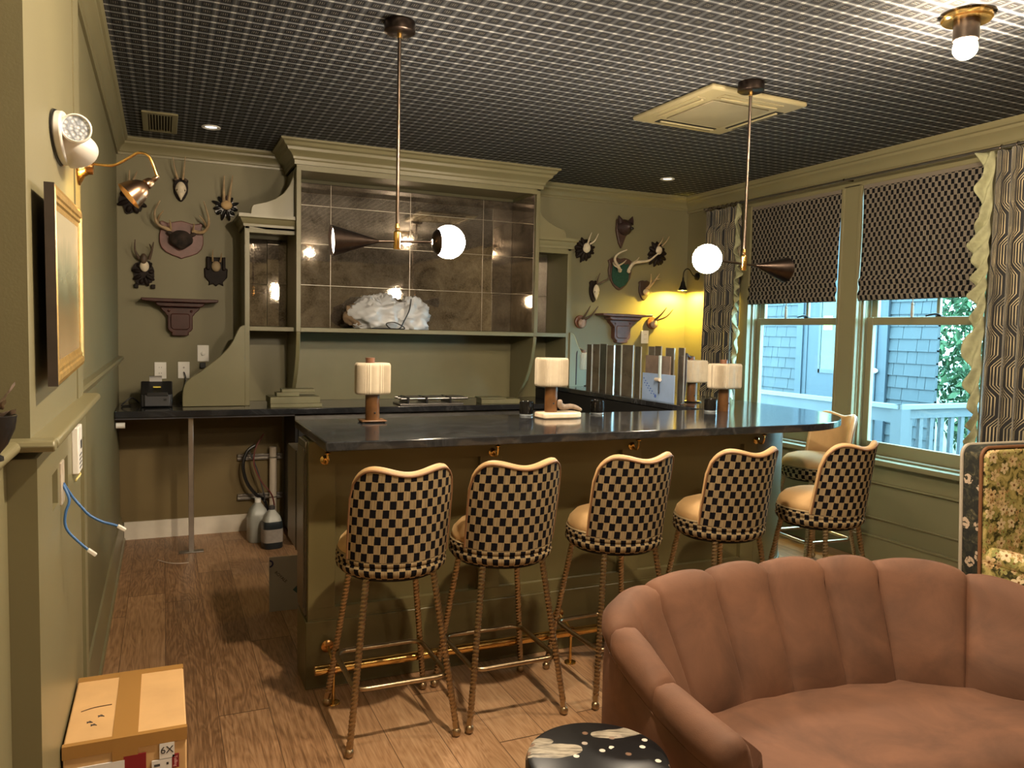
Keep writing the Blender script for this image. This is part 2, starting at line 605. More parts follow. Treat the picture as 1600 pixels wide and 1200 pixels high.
# rows of world axes expressed in the camera's (right, down, forward) frame
right = Vector((_x.x, _y.x, _z.x)); down = Vector((_x.y, _y.y, _z.y)); fwd = Vector((_x.z, _y.z, _z.z))
camo.matrix_world = Matrix(((right.x, -down.x, -fwd.x, 0), (right.y, -down.y, -fwd.y, 0), (right.z, -down.z, -fwd.z, CAMZ), (0, 0, 0, 1)))
SC.camera = camo
SC.view_settings.view_transform = 'Standard'; SC.view_settings.look = 'None'
SC.view_settings.gamma = 1; SC.view_settings.exposure = 0.5
SC.view_settings.use_curve_mapping = False

# ------------------------------------------------------------------ world: overcast daylight
w = bpy.data.worlds.new('daylight'); SC.world = w; w.use_nodes = True
bg = w.node_tree.nodes['Background']
bg.inputs[0].default_value = (.42, .80, 1.0, 1); bg.inputs[1].default_value = 20.0

# ------------------------------------------------------------------ room shell
XL, XR, YB, YF, H = -.28, 4.39, 5.96, -3.6, 2.743
struct(MB().box(-.6, XR + .15, YF - .15, YB + .15, -.12, 0).build('floor', FLOOR, smooth=False))
struct(MB().box(-.6, XR + .15, YF - .15, YB + .15, H, H + .12).build('ceiling', CEIL, smooth=False))
struct(MB().box(-.45, XR + .15, YB, YB + .15, 0, H).build('wall_back', WALL, smooth=False))
struct(MB().box(-.45, XL, 1.72, YB, 0, H).build('wall_left', WALL, smooth=False))
struct(MB().box(-.45, -.292, YF, 1.72, 0, H).build('wall_left_near', WALL, smooth=False))
struct(MB().box(-.6, XR + .15, YF - .15, YF, 0, H).build('wall_front', WALL, smooth=False))
W = [(4.16, 5.10), (3.05, 3.99)]
ZS, ZH = .70, 2.56
m = MB()
m.box(XR, XR + .15, YF, YB, 0, ZS).box(XR, XR + .15, YF, YB, ZH, H)
m.box(XR, XR + .15, 5.10, YB, ZS, ZH).box(XR, XR + .15, 3.99, 4.16, ZS, ZH).box(XR, XR + .15, YF, 3.05, ZS, ZH)
struct(m.build('wall_right', WALL, smooth=False))

CROWN = [(0, 2.628), (.012, 2.628), (.014, 2.642), (.020, 2.648), (.024, 2.664), (.036, 2.684), (.052, 2.698), (.056, 2.712), (.066, 2.716), (.074, 2.728), (.074, 2.743), (0, 2.743)]
def crown(prof, kind, a0, a1, wall):
    m = MB()
    if kind == 'back': m.prism([(wall - d, z) for d, z in prof], a0, a1, 'x')
    elif kind == 'left': m.prism([(wall + d, z) for d, z in prof], a0, a1, 'y')
    else: m.prism([(wall - d, z) for d, z in prof], a0, a1, 'y')
    return m
struct(crown(CROWN, 'back', XL, .84, YB).build('trim_1', TRIM, angle=25))
struct(crown(CROWN, 'back', 2.65, XR, YB).build('trim_2', TRIM, angle=25))
struct(crown(CROWN, 'left', 2.75, YB, XL).build('trim_3', TRIM, angle=25))
struct(crown([(d * 1.27, 2.743 - (2.743 - z) * 1.2) for d, z in CROWN], 'right', YF, YB, XR).build('trim_4', TRIM, angle=25))
# chair rail and baseboard of the left wall
m = MB().prism([(XL, 1.225), (XL + .012, 1.225), (XL + .016, 1.24), (XL + .030, 1.25), (XL + .034, 1.262), (XL + .028, 1.272), (XL, 1.275)], 2.75, YB, 'y')
struct(m.build('trim_5', TRIM, angle=25))
m = MB().prism([(XL, 0), (XL + .022, 0), (XL + .022, .10), (XL + .014, .125), (XL + .012, .15), (XL + .008, .165), (XL, .17)], 2.75, YB - .02, 'y')
m.prism([(XL + .022, 0), (XL + .034, 0), (XL + .030, .015), (XL + .022, .02)], 2.75, YB - .02, 'y')
struct(m.build('baseboard_left', TRIM, angle=25))
struct(MB().box(XL, .80, YB - .004, YB, .124, .915).build('wall_back_lower_shade_tint', varied('brown_shade_tint', (.165, .118, .046), .6, amt=.08, scale=2), smooth=False))  # added thin sheet; brown tint of the shaded wall under the counter painted in
struct(MB().box(XL + .024, .66, YB - .016, YB, 0, .124).build('baseboard_back', WHITEP, smooth=False))

# left pilaster: upper face, panelled lower face, moulded ledge
FX, FL = -.232, -.222
m = MB().box(-.30, FX, 1.72, 2.75, 1.27, H)
m.box(FX, FX + .004, 2.60, 2.75, 1.27, H)
struct(m.build('wall_left_pilaster', WALL, smooth=False))
m = MB().box(-.30, FL - .032, 1.72, 2.75, 0, 1.23)
# face boards with the recesses left between them
m.box(FL - .032, FL, 1.72, 2.56, 0, .12).box(FL - .032, FL, 2.67, 2.75, 0, 1.23)
m.box(FL - .032, FL, 2.56, 2.67, 0, .10).box(FL - .032, FL, 2.56, 2.67, 1.15, 1.23)
m.box(FL - .032, FL, 1.72, 1.935, .12, 1.23).box(FL - .032, FL, 2.235, 2.56, .12, 1.23)
m.box(FL - .032, FL, 1.935, 2.235, .12, 1.08).box(FL - .032, FL, 1.935, 2.235, 1.16, 1.23)
m.box(FL - .032, FL, 2.03, 2.165, 1.08, 1.16)
struct(m.build('wall_left_wainscot', TRIM, smooth=False))
struct(MB().box(-.45, -.272, YF, 1.72, 0, 1.235).build('wall_left_near_wainscot', TRIM, smooth=False))
m = MB().prism([(-.30, 1.245), (-.195, 1.245), (-.187, 1.249), (-.184, 1.258), (-.187, 1.267), (-.195, 1.27), (-.30, 1.27)], 1.72, 2.81, 'y')
m.prism([(1.72, 1.245), (1.688, 1.247), (1.681, 1.258), (1.688, 1.268), (1.72, 1.27)], -.30, -.188, 'x')
struct(m.build('trim_6', TRIM, bevel=.003))
m = MB().prism([(-.29, 1.245), (-.252, 1.245), (-.244, 1.249), (-.241, 1.258), (-.244, 1.267), (-.252, 1.27), (-.29, 1.27)], YF, 1.675, 'y')
struct(m.build('trim_7', TRIM, bevel=.004))

# right wall: casings, wainscot, sills, sashes
m = MB()
m.box(4.368, XR, 4.00, 4.15, ZS, 2.56).box(4.368, XR, 5.10, 5.19, ZS, 2.56).box(4.368, XR, 2.95, 3.05, ZS, 2.56)
m.box(4.368, XR, 2.95, 5.19, 2.545, 2.61)
for y0, y1 in ((4.135, 4.16), (3.985, 4.01), (5.085, 5.11), (3.04, 3.06)):
    m.box(4.36, 4.40, y0, y1, ZS, 2.55)
struct(m.build('trim_8', TRIM, bevel=.004, smooth=False))
m = MB().box(4.376, XR, YF, YB, .545, .665).box(4.376, XR, YF, YB, 0, .165).box(4.37, XR, YF, YB, .165, .18)
m.box(4.372, XR, YF, YB, .53, .545).box(4.380, XR, YF, YB, .29, .30)
struct(m.build('baseboard_right', TRIM, bevel=.003, smooth=False))
for i, (y0, y1) in enumerate(W):
    e = bpy.data.objects.new('window_%d' % (i + 1), None); COL.objects.link(e); struct(e)
    m = MB().box(4.32, 4.50, y0 - .12, y1 + .10, .665, .70)
    m.box(4.39, 4.46, y0, y1, .70, .715)
    m.build('window_sill', TRIM, e, bevel=.005)
    m = MB()   # jamb liners and stops
    for a, s in ((y0, 1), (y1, -1)):
        for d, x0, x1 in ((.012, 4.39, 4.54), (.028, 4.405, 4.425), (.022, 4.435, 4.45), (.020, 4.478, 4.486)):
            m.box(x0, x1, min(a, a + s * d), max(a, a + s * d), .70, ZH)
    m.box(4.39, 4.54, y0, y1, ZH - .015, ZH)
    m.build('window_frame', TRIM, e, smooth=False)
    lo0, lo1 = y0 + .022, y1 - .022
    m = MB()
    m.box(4.45, 4.482, lo0, lo0 + .05, .715, 1.65).box(4.45, 4.482, lo1 - .05, lo1, .715, 1.65)
    m.box(4.451, 4.481, lo0 + .05, lo1 - .05, .715, .80).box(4.451, 4.481, lo0 + .05, lo1 - .05, 1.597, 1.65)
    m.build('lower_sash', TRIM, e, bevel=.004, smooth=False)
    c = (y0 + y1) / 2 - .06
    m = MB()
    m.box(4.488, 4.52, lo0, lo0 + .05, 1.62, ZH).box(4.488, 4.52, lo1 - .05, lo1, 1.62, ZH)
    m.box(4.489, 4.519, lo0 + .05, lo1 - .05, 1.605, 1.64).box(4.489, 4.519, lo0 + .05, lo1 - .05, ZH - .06, ZH)
    m.box(4.492, 4.516, c - .012, c + .012, 1.63, ZH)
    m.build('upper_sash', TRIM, e, bevel=.004, smooth=False)
    MB().box(4.464, 4.468, lo0 + .04, lo1 - .04, .79, 1.61).build('lower_pane', GLASS, e, smooth=False)
    MB().box(4.503, 4.507, lo0 + .04, lo1 - .04, 1.63, ZH - .05).build('upper_pane', GLASS, e, smooth=False)
    m = MB().tube(spline([(4.455, c - .05, 1.655), (4.45, c - .02, 1.667), (4.448, c + .03, 1.66), (4.448, c + .05, 1.655)], 4), .006)
    m.box(4.45, 4.475, c - .055, c - .015, 1.65, 1.658)
    m.build('sash_lock', BLACKM, e)

# ------------------------------------------------------------------ outside the windows
SHING = varied('grey_blue_shingle', (0.0196, 0.0282, 0.0325), .8, amt=.10, scale=3)
HTRIM = varied('grey_blue_house_trim', (0.0154, 0.0252, 0.0332), .7, amt=.05, scale=3)
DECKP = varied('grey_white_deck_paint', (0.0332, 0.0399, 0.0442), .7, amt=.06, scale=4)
LEAF = varied('sunny_green_leaves', (0.0858, 0.1716, 0.0759), .7, amt=.5, scale=2.5)
BARK = varied('tree_bark', (.12, .09, .06), .9, amt=.3, scale=9)
m = MB().box(4.56, 60, -30, 60, -.6, -.5)
struct(m.build('ground', varied('lawn_green', (0.0213, 0.0341, 0.0128), .9, amt=.3, scale=1.5), smooth=False))
h = thing('neighbor_house', 'grey blue shingled house wall seen through the two windows', 'house', (8.0, 8.2, -.5))
m = MB().prism([(.03, -2.06), (.03, 3.6), (3, 6.6), (3, .8)], 0, 4.6, 'z')
m.build('house_body', HTRIM, h, smooth=False)
for y0, y1 in ((-2.06, -1.42), (.06, 3.6)):
    m = MB(); z = 0; r = 0
    while z < 4.5:
        y = y0
        while y < y1 - .02:
            wd = min(rnd.uniform(.10, .26), y1 - y)
            a = len(m.v)
            t = rnd.uniform(-.003, .003)
            m.box(-.002, .035, y + .002, y + wd - .003, z - .01, z + .155)
            for k in range(a, len(m.v)):   # butt ends stand proud
                if m.v[k].z < z + .05 and m.v[k].x < .02: m.v[k].x -= .018 + t
            y += wd
        z += .145; r += 1
    m.build('siding', SHING, h, smooth=False)
m = MB().box(-.05, .03, -1.42, -1.34, 0, 4.5).box(-.035, .03, -1.34, -1.27, 0, 4.5).box(-.05, .03, -1.27, -1.16, 0, 4.5).box(-.05, .03, -.05, .06, 0, 4.5)
m.box(-.03, .03, -.12, -.05, 0, 4.5)
m.build('corner_trim', HTRIM, h, smooth=False)
m = MB().box(-.02, .02, -1.0, -.12, .4, 2.7)
d = m.build('door', HTRIM, h, smooth=False)
m = MB().box(-.032, -.02, -.93, -.33, 1.55, 1.60).box(-.032, -.02, -.93, -.33, 2.55, 2.6).box(-.032, -.02, -.36, -.32, 1.55, 2.6)
m.build('glazing_bead', DECKP, d, smooth=False)
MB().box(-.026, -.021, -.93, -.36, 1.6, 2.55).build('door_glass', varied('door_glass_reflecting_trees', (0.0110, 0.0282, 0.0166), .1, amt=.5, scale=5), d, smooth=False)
MB().box(-.032, -.026, -.55, -.40, 2.12, 2.30).build('paper_notice', new_mat('yellow_notice', (0.3630, 0.4092, 0.0792), .6)[0], d, smooth=False)
MB().sphere((-.06, -1.25, 1.62), (.05, .06, .035), 12, 8).build('wall_light', PAPER, h)
# deck railing: one run along the windows, then a corner and a run away from them
rl = thing('deck_railing', 'pale grey wooden deck railing with balusters outside the right window', 'railing', (6.5, 5.37, -.5))
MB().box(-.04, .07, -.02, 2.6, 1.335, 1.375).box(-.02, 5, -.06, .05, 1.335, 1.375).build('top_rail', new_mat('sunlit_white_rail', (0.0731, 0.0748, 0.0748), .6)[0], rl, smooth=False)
MB().box(-.015, .03, 0, 2.6, 1.20, 1.335).box(0, 5, -.02, .03, 1.24, 1.335).box(0, .04, 0, 2.6, .58, .64).box(0, 5, -.02, .03, .58, .64).build('rail_board', DECKP, rl, smooth=False)
MB().box(-.03, .09, -.06, .06, 0, 1.335).build('corner_post', DECKP, rl, smooth=False)
for k in range(9):
    MB().box(.005, .035, .30 + k * .16, .40 + k * .16, .62, 1.22).build('baluster', DECKP, rl, smooth=False)
for k in range(14):
    MB().box(.14 + k * .15, .19 + k * .15, -.01, .025, .62, 1.25).build('baluster', DECKP, rl, smooth=False)
struct(MB().box(4.56, 8.0, 5.3, 12, -.2, -.1).build('deck_floor', DECKP, smooth=False))
def tree(loc, rad, n, label, seed):
    q = random.Random(seed)
    t = thing('tree', label, 'tree', loc, 0, 'trees beyond the deck')
    MB().tube(spline([(0, 0, 0), (.05, .02, 1.2), (-.04, .06, 2.4), (.02, 0, 3.4)], 4), [.13 - .006 * k for k in range(13)], 8).build('trunk', BARK, t)
    m = MB()
    for _ in range(n):
        while True:
            p = Vector((q.uniform(-1, 1), q.uniform(-1, 1), q.uniform(-1, 1)))
            if .35 < p.length < 1: break
        p = Vector((p.x * rad[0], p.y * rad[1], p.z * rad[2] + rad[2] + .2))
        M = Matrix.Translation(p) @ Euler((q.uniform(0, 6), q.uniform(0, 6), q.uniform(0, 6))).to_matrix().to_4x4()
        s = q.uniform(.035, .08)
        b = len(m.v)
        for u, v, z in ((-s, 0, 0), (0, -s * .5, .01), (s, 0, 0), (0, s * .5, .01)): m.v.append(M @ Vector((u, v, z)))
        m.face((b, b + 1, b + 2, b + 3))
    m.build('foliage', LEAF, t, smooth=False, recalc=False)
tree((10.2, 6.55, -.5), (1.4, 1.35, 2.2), 11000, 'leafy green tree just right of the shingled wall outside', 3)
tree((14.5, 8.6, -.5), (2.2, 2.4, 2.8), 3600, 'farther leafy tree behind the deck railing outside', 4)

# ------------------------------------------------------------------ ceiling fixtures
def ceiling_light(loc, label, glow=None):
    t = thing('ceiling_light', label, 'ceiling light', loc, 0, 'brass ceiling lights with bare globes')
    MB().lathe([(.088, 0), (.090, -.006), (.090, -.02), (.084, -.026), (.02, -.026)], n=36).build('ceiling_plate', BRASS, t)
    MB().lathe([(.046, -.026), (.046, -.095), (.043, -.098), (.02, -.098)], n=28).build('lamp_holder', ROD, t)
    MB().sphere((0, 0, -.125), .043, 24, 16).build('bulb', glow or BULB, t)
    return t
cl = ceiling_light((2.82, 2.12, H), 'brass cylinder ceiling light with glowing globe nearest the camera')
for p, lb in (((1.0, 1.52, H), 'brass ceiling light out of frame above the camera'), ((2.1, -.45, H), 'brass ceiling light behind the camera on the window side'),
              ((.9, -1.9, H), 'farthest brass ceiling light behind the camera')):
    ceiling_light(p, lb, BULBN if p[1] > 1 else BULBF)
for (x, y), lb in (((.284, 5.372), 'small round recessed downlight left of the cabinet near the vent'), ((3.68, 5.294), 'small round recessed downlight near the right corner')):
    t = thing('recessed_downlight', lb, 'downlight', (x, y, H), 0, 'recessed downlights')
    MB().lathe([(.036, 0), (.056, -.001), (.058, -.006), (.050, -.009), (.036, -.004)], n=32, closed=False).build('trim_ring', WHITE, t)
    MB().lathe([(0, -.002), (.037, -.002)], n=28, closed=False).build('lens', DOWNG, t)
t = thing('ceiling_vent', 'rectangular olive ceiling vent grille in the far left corner', 'vent', (-.01, 5.40, H))
m = MB()
m.box(-.10, -.066, -.245, .245, -.012, 0).box(.066, .10, -.245, .245, -.012, 0).box(-.066, .066, -.245, -.205, -.012, 0).box(-.066, .066, .205, .245, -.012, 0)
m.build('frame', TRIM, t, bevel=.004)
MB().box(-.066, .066, -.205, .205, -.002, 0).build('backing', BLACKG, t, smooth=False)
for k in range(8):
    y = 0
    x = -.057 + k * .0163
    MB().box(x - .0025, x + .0025, -.205, .205, -.011, -.002, None).build('slat', TRIM, t, smooth=False)
t = thing('air_conditioner_cassette', 'square painted air conditioning cassette in the ceiling by the right pendant', 'air conditioner', (2.79, 3.57, H), R(2))
OLL = varied('cassette_olive_paint', (.30, .26, .15), .4, amt=.03)
m = MB()
def ringbox(m, a, b, z0, z1, c=0, d=0):
    m.box(-a, a, -b, -b + .001, z0, z1)
m.prism([(-.32, -.345), (.32, -.345), (.32, .345), (-.32, .345)], -.028, -.0, 'z')
m.build('panel', OLL, t, bevel=.012)
MB().prism([(-.19, -.20), (.19, -.20), (.19, .20), (-.19, .20)], -.036, -.027, 'z').build('intake_grille', varied('cassette_grille', (.24, .21, .13), .6, amt=.1), t, bevel=.008)
for a in range(4):
    M = Matrix.Rotation(a * PI / 2, 4, 'Z')
    L = .20
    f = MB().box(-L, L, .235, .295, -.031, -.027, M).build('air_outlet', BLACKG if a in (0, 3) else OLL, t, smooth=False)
    MB().box(-L + .01, L - .01, .245, .262, -.040, -.030, M).build('louver', OLL, f, bevel=.004)

def pendant(loc, s, drop, label, ang):
    """s=+1: globe toward +x"""
    t = thing('pendant_light', label, 'pendant light', loc, ang, 'globe and cone pendants over the bar')
    MB().lathe([(.062, 0), (.064, -.004), (.064, -.042), (.058, -.046), (.01, -.046)], n=36).build('canopy', BRONZE, t)
    MB().cyl((0, 0, -.046), (0, 0, -.066), .010, n=14).build('ferrule', BRASS, t)
    MB().cyl((0, 0, -.066), (0, 0, -drop + .03), .0075, n=12).build('rod', ROD, t)
    j = -drop
    MB().lathe([(.006, .075), (.009, .062), (.011, .05), (.007, .045), (.014, .035), (.015, .03), (.015, -.035), (.013, -.038)], (0, 0, j), 20).build('joint', BRASS, t)
    k = .055
    MB().cyl((-s * .10, 0, j - .005 - .1 * k), (s * .165, 0, j - .005 + .165 * k), .006, n=12).build('arm', ROD, t)
    ax = Vector((s, 0, k)).normalized()
    M = ax.to_track_quat('Z', 'Y').to_matrix().to_4x4()
    c0 = Vector((-s * .088, 0, j - .005 - .088 * k))
    M2 = (-ax).to_track_quat('Z', 'Y').to_matrix().to_4x4()
    MB().lathe([(.006, -.01), (.009, 0), (.062, .178), (.063, .182), (.060, .182), (.008, .012)], c0, 40, M2, closed=False).build('cone_shade', BRONZE, t)
    MB().lathe([(0, .172), (.057, .170)], c0, 32, M2, closed=False).build('cone_diffuser', CONEG, t)
    g = Vector((s * .225, 0, j - .005 + .225 * k))
    MB().sphere(g, .0705, 36, 24).build('globe', GLOBE, t)
    MB().lathe([(.010, -.073), (.030, -.069), (.045, -.060), (.054, -.048), (.0535, -.046), (.02, -.060)], g, 32, M, closed=False).build('globe_cap', BRONZE, t)
    return t
pendant((.888, 3.19, H), 1, 2.743 - 1.862, 'left bronze pendant with glowing globe on its right and cone on its left', R(0))
pendant((2.648, 3.13, H), -1, 2.743 - 1.862, 'right bronze pendant with glowing globe on its left and cone on its right', R(0))
# ------------------------------------------------------------------ things on the left pilaster
t = thing('emergency_light', 'white round-lens emergency light high on the left pilaster', 'emergency light', (FX, 2.23, 1.938))
def oval(ry, rz, n=36): return [(ry * math.cos(2 * PI * k / n), rz * math.sin(2 * PI * k / n)) for k in range(n)]
MB().prism(oval(.165, .060), .0, .004, 'x').build('back_gasket', BLACKP, t)
MB().prism(oval(.160, .057), .004, .022, 'x').build('base_plate', WHITE, t, bevel=.004)
def shell(q):
    q.x = max(q.x, 0)
    if q.z > 0: q.z *= .80
    return q
MB().sphere((.020, .03, -.012), (.066, .128, .046), 36, 20, fn=shell).build('housing', WHITE, t)
Mh = Vector((.10, -1, -.06)).normalized().to_track_quat('Z', 'Y').to_matrix().to_4x4()
hc = (.050, -.118, .004)
MB().lathe([(.016, -.070), (.028, -.045), (.033, -.01), (.033, .006), (.030, .008), (.028, .004)], hc, 36, Mh, closed=False).build('lamp_head', WHITE, t)
m, nt, b = new_mat('faceted_lens', (.62, .66, .72), .12)
vv = voro(nt, coords(nt), 120)
nt.links.new(ramp(nt, S(nt, vv.outputs['Distance']), [(.1, (.85, .88, .92)), (.6, (.34, .38, .46))]), b.inputs['Base Color'])
bump(nt, b, S(nt, vv.outputs['Distance']), .8, .004)
LENS = m
MB().lathe([(0, .006), (.028, .003)], hc, 32, Mh, closed=False).build('lens', LENS, t)

t = thing('picture_lamp', 'brass swan-neck picture lamp over the framed picture on the left pilaster', 'wall lamp', (FX, 2.68, 1.955))
COPPER = varied('copper_brass', (.62, .33, .12), .25, 1, amt=.15, scale=25)
MB().prism([(y, z) for y, z in oval(.062, .056)], 0, .010, 'x').build('wall_plate', COPPER, t, bevel=.003)
Mx = Matrix.Rotation(PI / 2, 4, 'Y')
MB().lathe([(.050, .010), (.046, .014), (.030, .022), (.023, .032), (.022, .044), (.014, .046)], (0, 0, 0), 28, Mx).build('wall_boss', COPPER, t)
arm = spline([(.044, .02, .014), (.075, .02, .013), (.102, .02, .017), (.137, .02, .040), (.166, .02, .060), (.192, .02, .056), (.206, .02, .030), (.216, .02, .000), (.219, .02, -.006)], 6)
MB().tube(arm, .0042, 10).build('swan_neck_arm', BRASS, t)
ax = Vector((-.09, -.012, -.075)).normalized()
Ms = ax.to_track_quat('Z', 'Y').to_matrix().to_4x4()
s0 = (.216, .02, -.010)
MB().lathe([(.004, -.008), (.007, 0), (.008, .010), (.006, .014), (.013, .020), (.017, .036), (.014, .040), (.019, .044), (.027, .052), (.037, .072), (.043, .096), (.045, .102), (.043, .102), (.035, .073), (.015, .045)], s0, 32, Ms, closed=False).build('bell_shade', varied('aged_brass_shade', (.26, .17, .11), .28, 1, amt=.2), t)
PICG = emit('picture_lamp_bulb', (1, .66, .16), 260)
bc = Vector(s0) + ax * .072
MB().sphere(bc, .014, 14, 10).build('bulb', PICG, t)

t = thing('framed_picture', 'tall framed landscape picture under the brass lamp on the left pilaster', 'picture', (FX, 2.07, 1.570), 0)
t.rotation_euler = (R(2.0), 0, 0)
PZ0, PZ1, PY0, PY1 = -.197, .203, -.285, .285
MB().box(.022, .032, PY0 + .01, PY1 - .01, PZ0 + .01, PZ1 - .01).build('frame_side', FRAMED, t, smooth=False)
m = MB()
prof = [(0, .030), (0, .038), (.010, .0415), (.020, .0405), (.024, .038), (.032, .039), (.036, .036), (.046, .034), (.046, .030)]
def frame_ring(m, y0, y1, z0, z1, prof):
    n = len(prof); b = len(m.v)
    for (y, z, sy, sz) in ((y0, z0, 1, 1), (y1, z0, -1, 1), (y1, z1, -1, -1), (y0, z1, 1, -1)):
        for (d, x) in prof: m.v.append(Vector((x, y + sy * d, z + sz * d)))
    for k in range(4):
        for i in range(n):
            j = (i + 1) % n; k2 = (k + 1) % 4
            m.face((b + k * n + i, b + k * n + j, b + k2 * n + j, b + k2 * n + i))
frame_ring(m, PY0, PY1, PZ0, PZ1, prof)
m.build('gilded_frame', GOLDF, t, angle=20)
MB().box(.022, .040, PY0 - .001, PY0 + .002, PZ0, PZ1).box(.022, .031, PY0, PY1, PZ0, PZ0 + .004).box(.022, .031, PY0, PY1, PZ1 - .004, PZ1).box(-.001, .023, -.05, .05, .0, .08).build('dark_edge', FRAMED, t, smooth=False)
m, nt, b = new_mat('misty_landscape_print', (.4, .36, .25), .25)
x, y, z = sep(nt, coords(nt))
n_ = noise(nt, comb(nt, x, y * 1.0, z * .7), 9, 5, .6, .4)
k = z * 2.2 + .5 + (n_ - .5) * .35
nt.links.new(ramp(nt, k, [(.18, (.30, .22, .12)), (.34, (.20, .15, .075)), (.46, (.13, .14, .085)), (.60, (.26, .28, .20)), (.75, (.46, .42, .30))]), b.inputs['Base Color'])
MB().box(.030, .0335, PY0 + .04, PY1 - .04, PZ0 + .04, PZ1 - .04).build('print', m, t, smooth=False)

t = thing('door_controller', 'slim white wall controller with a tiny dark screen on the left pilaster', 'wall controller', (FL, 2.385, 1.153))
MB().box(-.001, .016, -.05, .05, -.062, .062).build('body', WHITE, t, bevel=.003)
MB().box(.016, .017, .0, .03, .0, .022).build('screen', BLACKP, t, smooth=False)
for k in range(4): MB().box(.016, .0166, -.03, .035, -.05 + k * .011, -.046 + k * .011).build('label_line', GREYP, t, smooth=False)
MB().tube(spline([(.005, .0, -.062), (.014, .01, -.070), (.006, -.01, -.082), (.004, .0, -.088)], 5), .0025, 6).build('yellow_wire', new_mat('pale_yellow_wire', (.7, .6, .25), .5)[0], t)
t = thing('network_wall_box', 'open wall box with two loose blue network cables on the left pilaster', 'network outlet', (FL, 2.098, 1.12))
MB().box(-.004, .004, -.03, .03, -.055, .045).build('mud_ring', varied('worn_plate', (.40, .34, .26), .6, amt=.2, scale=30), t, bevel=.002)
c1 = [(-.218, 2.095, 1.109), (-.205, 2.085, 1.075), (-.212, 2.08, 1.047), (-.214, 2.08, 1.02), (-.206, 2.08, .998), (-.184, 2.08, .971), (-.166, 2.08, .952)]
c2 = [(-.218, 2.10, 1.112), (-.203, 2.12, 1.077), (-.182, 2.12, 1.047), (-.166, 2.12, 1.027), (-.139, 2.12, 1.009), (-.118, 2.12, 1.001), (-.104, 2.12, .995)]
o0 = Vector((FL, 2.098, 1.12))
for c, e in ((c1, (-.150, 2.08, .938)), (c2, (-.088, 2.12, .984))):
    P = spline([Vector(p) - o0 for p in c], 7)
    cb = MB().tube(P, .0032, 10).build('network_cable', BLUEC, t)
    a = P[-1]; d = (Vector(e) - o0 - a)
    Mp = Matrix.Translation(a) @ d.normalized().to_track_quat('Z', 'Y').to_matrix().to_4x4()
    MB().box(-.006, .006, -.004, .004, -.002, d.length, Mp).build('clear_plug', CLEARP, cb, bevel=.0015)

t = thing('leaf_bowl', 'small dark footed bowl of dried leaves on the ledge at the left edge', 'bowl', (-.250, 1.45, 1.27))
MB().lathe([(.018, 0), (.018, .006), (.012, .010), (.024, .026), (.034, .05), (.037, .072), (.035, .073), (.030, .05), (.01, .02)], n=32, closed=False).build('bowl', BLACKP, t)
LFM = varied('dried_leaf', (.26, .20, .17), .8, amt=.4, scale=60)
for k, (a, l, up) in enumerate(((-.35, .040, .012), (-.9, .045, .03), (.3, .035, .055), (2.6, .03, .05), (-1.6, .04, .02))):
    d = Vector((math.cos(a), math.sin(a), 0)); n_ = Vector((-d.y, d.x, 0))
    MB().grid(lambda u, v: Vector((0, 0, .068)) + d * (l * u) + n_ * (.012 * (v - .5) * math.sin(PI * min(1, .12 + u * .9))) + Vector((0, 0, up * u + .004 * math.sin(9 * u + 5 * v))), 10, 4).build('leaf', LFM, t)

# ------------------------------------------------------------------ back wall: trophies
def shield(w, h, notch=.12):
    P = []
    R_ = [(0, .5), (.16, .46), (.30, .42), (.44, .47), (.5, .44), (.46, .34), (.47, .25), (.5, .10), (.5, -.08), (.46, -.22), (.36, -.34), (.20, -.42), (.08, -.46), (0, -.5)]
    P = [(x * w, z * h) for x, z in R_] + [(-x * w, z * h) for x, z in R_[-2:0:-1]]
    return P
def pointed(w, h):
    R_ = [(0, .46), (.18, .5), (.36, .47), (.5, .40), (.44, .28), (.48, .10), (.44, -.12), (.28, -.34), (.10, -.47), (0, -.5)]
    return [(x * w, z * h) for x, z in R_] + [(-x * w, z * h) for x, z in R_[-2:0:-1]]
def leafy(w, h, n=9, seed=1, depth=.2):
    q = random.Random(seed); P = []
    N = n * 6
    for k in range(N):
        a = PI / 2 + 2 * PI * k / N
        r = .5 * (1 - depth * (.5 + .5 * math.cos(n * a + seed))) * (1 + .08 * q.uniform(-1, 1))
        P.append((w * r * math.cos(a), h * r * math.sin(a)))
    return P
def ovalb(w, h, n=28): return [(w / 2 * math.cos(2 * PI * k / n), h / 2 * math.sin(2 * PI * k / n)) for k in range(n)]

def skull_mesh(w, h, long=True):
    m = MB()
    def fn(q):
        z = q.z / (h * .5)
        if long:
            k = 1.0 if z > .1 else 1.0 - .62 * min(1, (.1 - z) / .9)
            q.x *= k
            q.y *= .8 + .2 * k
            if .1 < z < .5 and abs(q.x) > w * .25: q.y *= .75
        return q
    m.sphere((0, 0, 0), (w * .5, w * .32, h * .5), 24, 18, fn=fn)
    return m

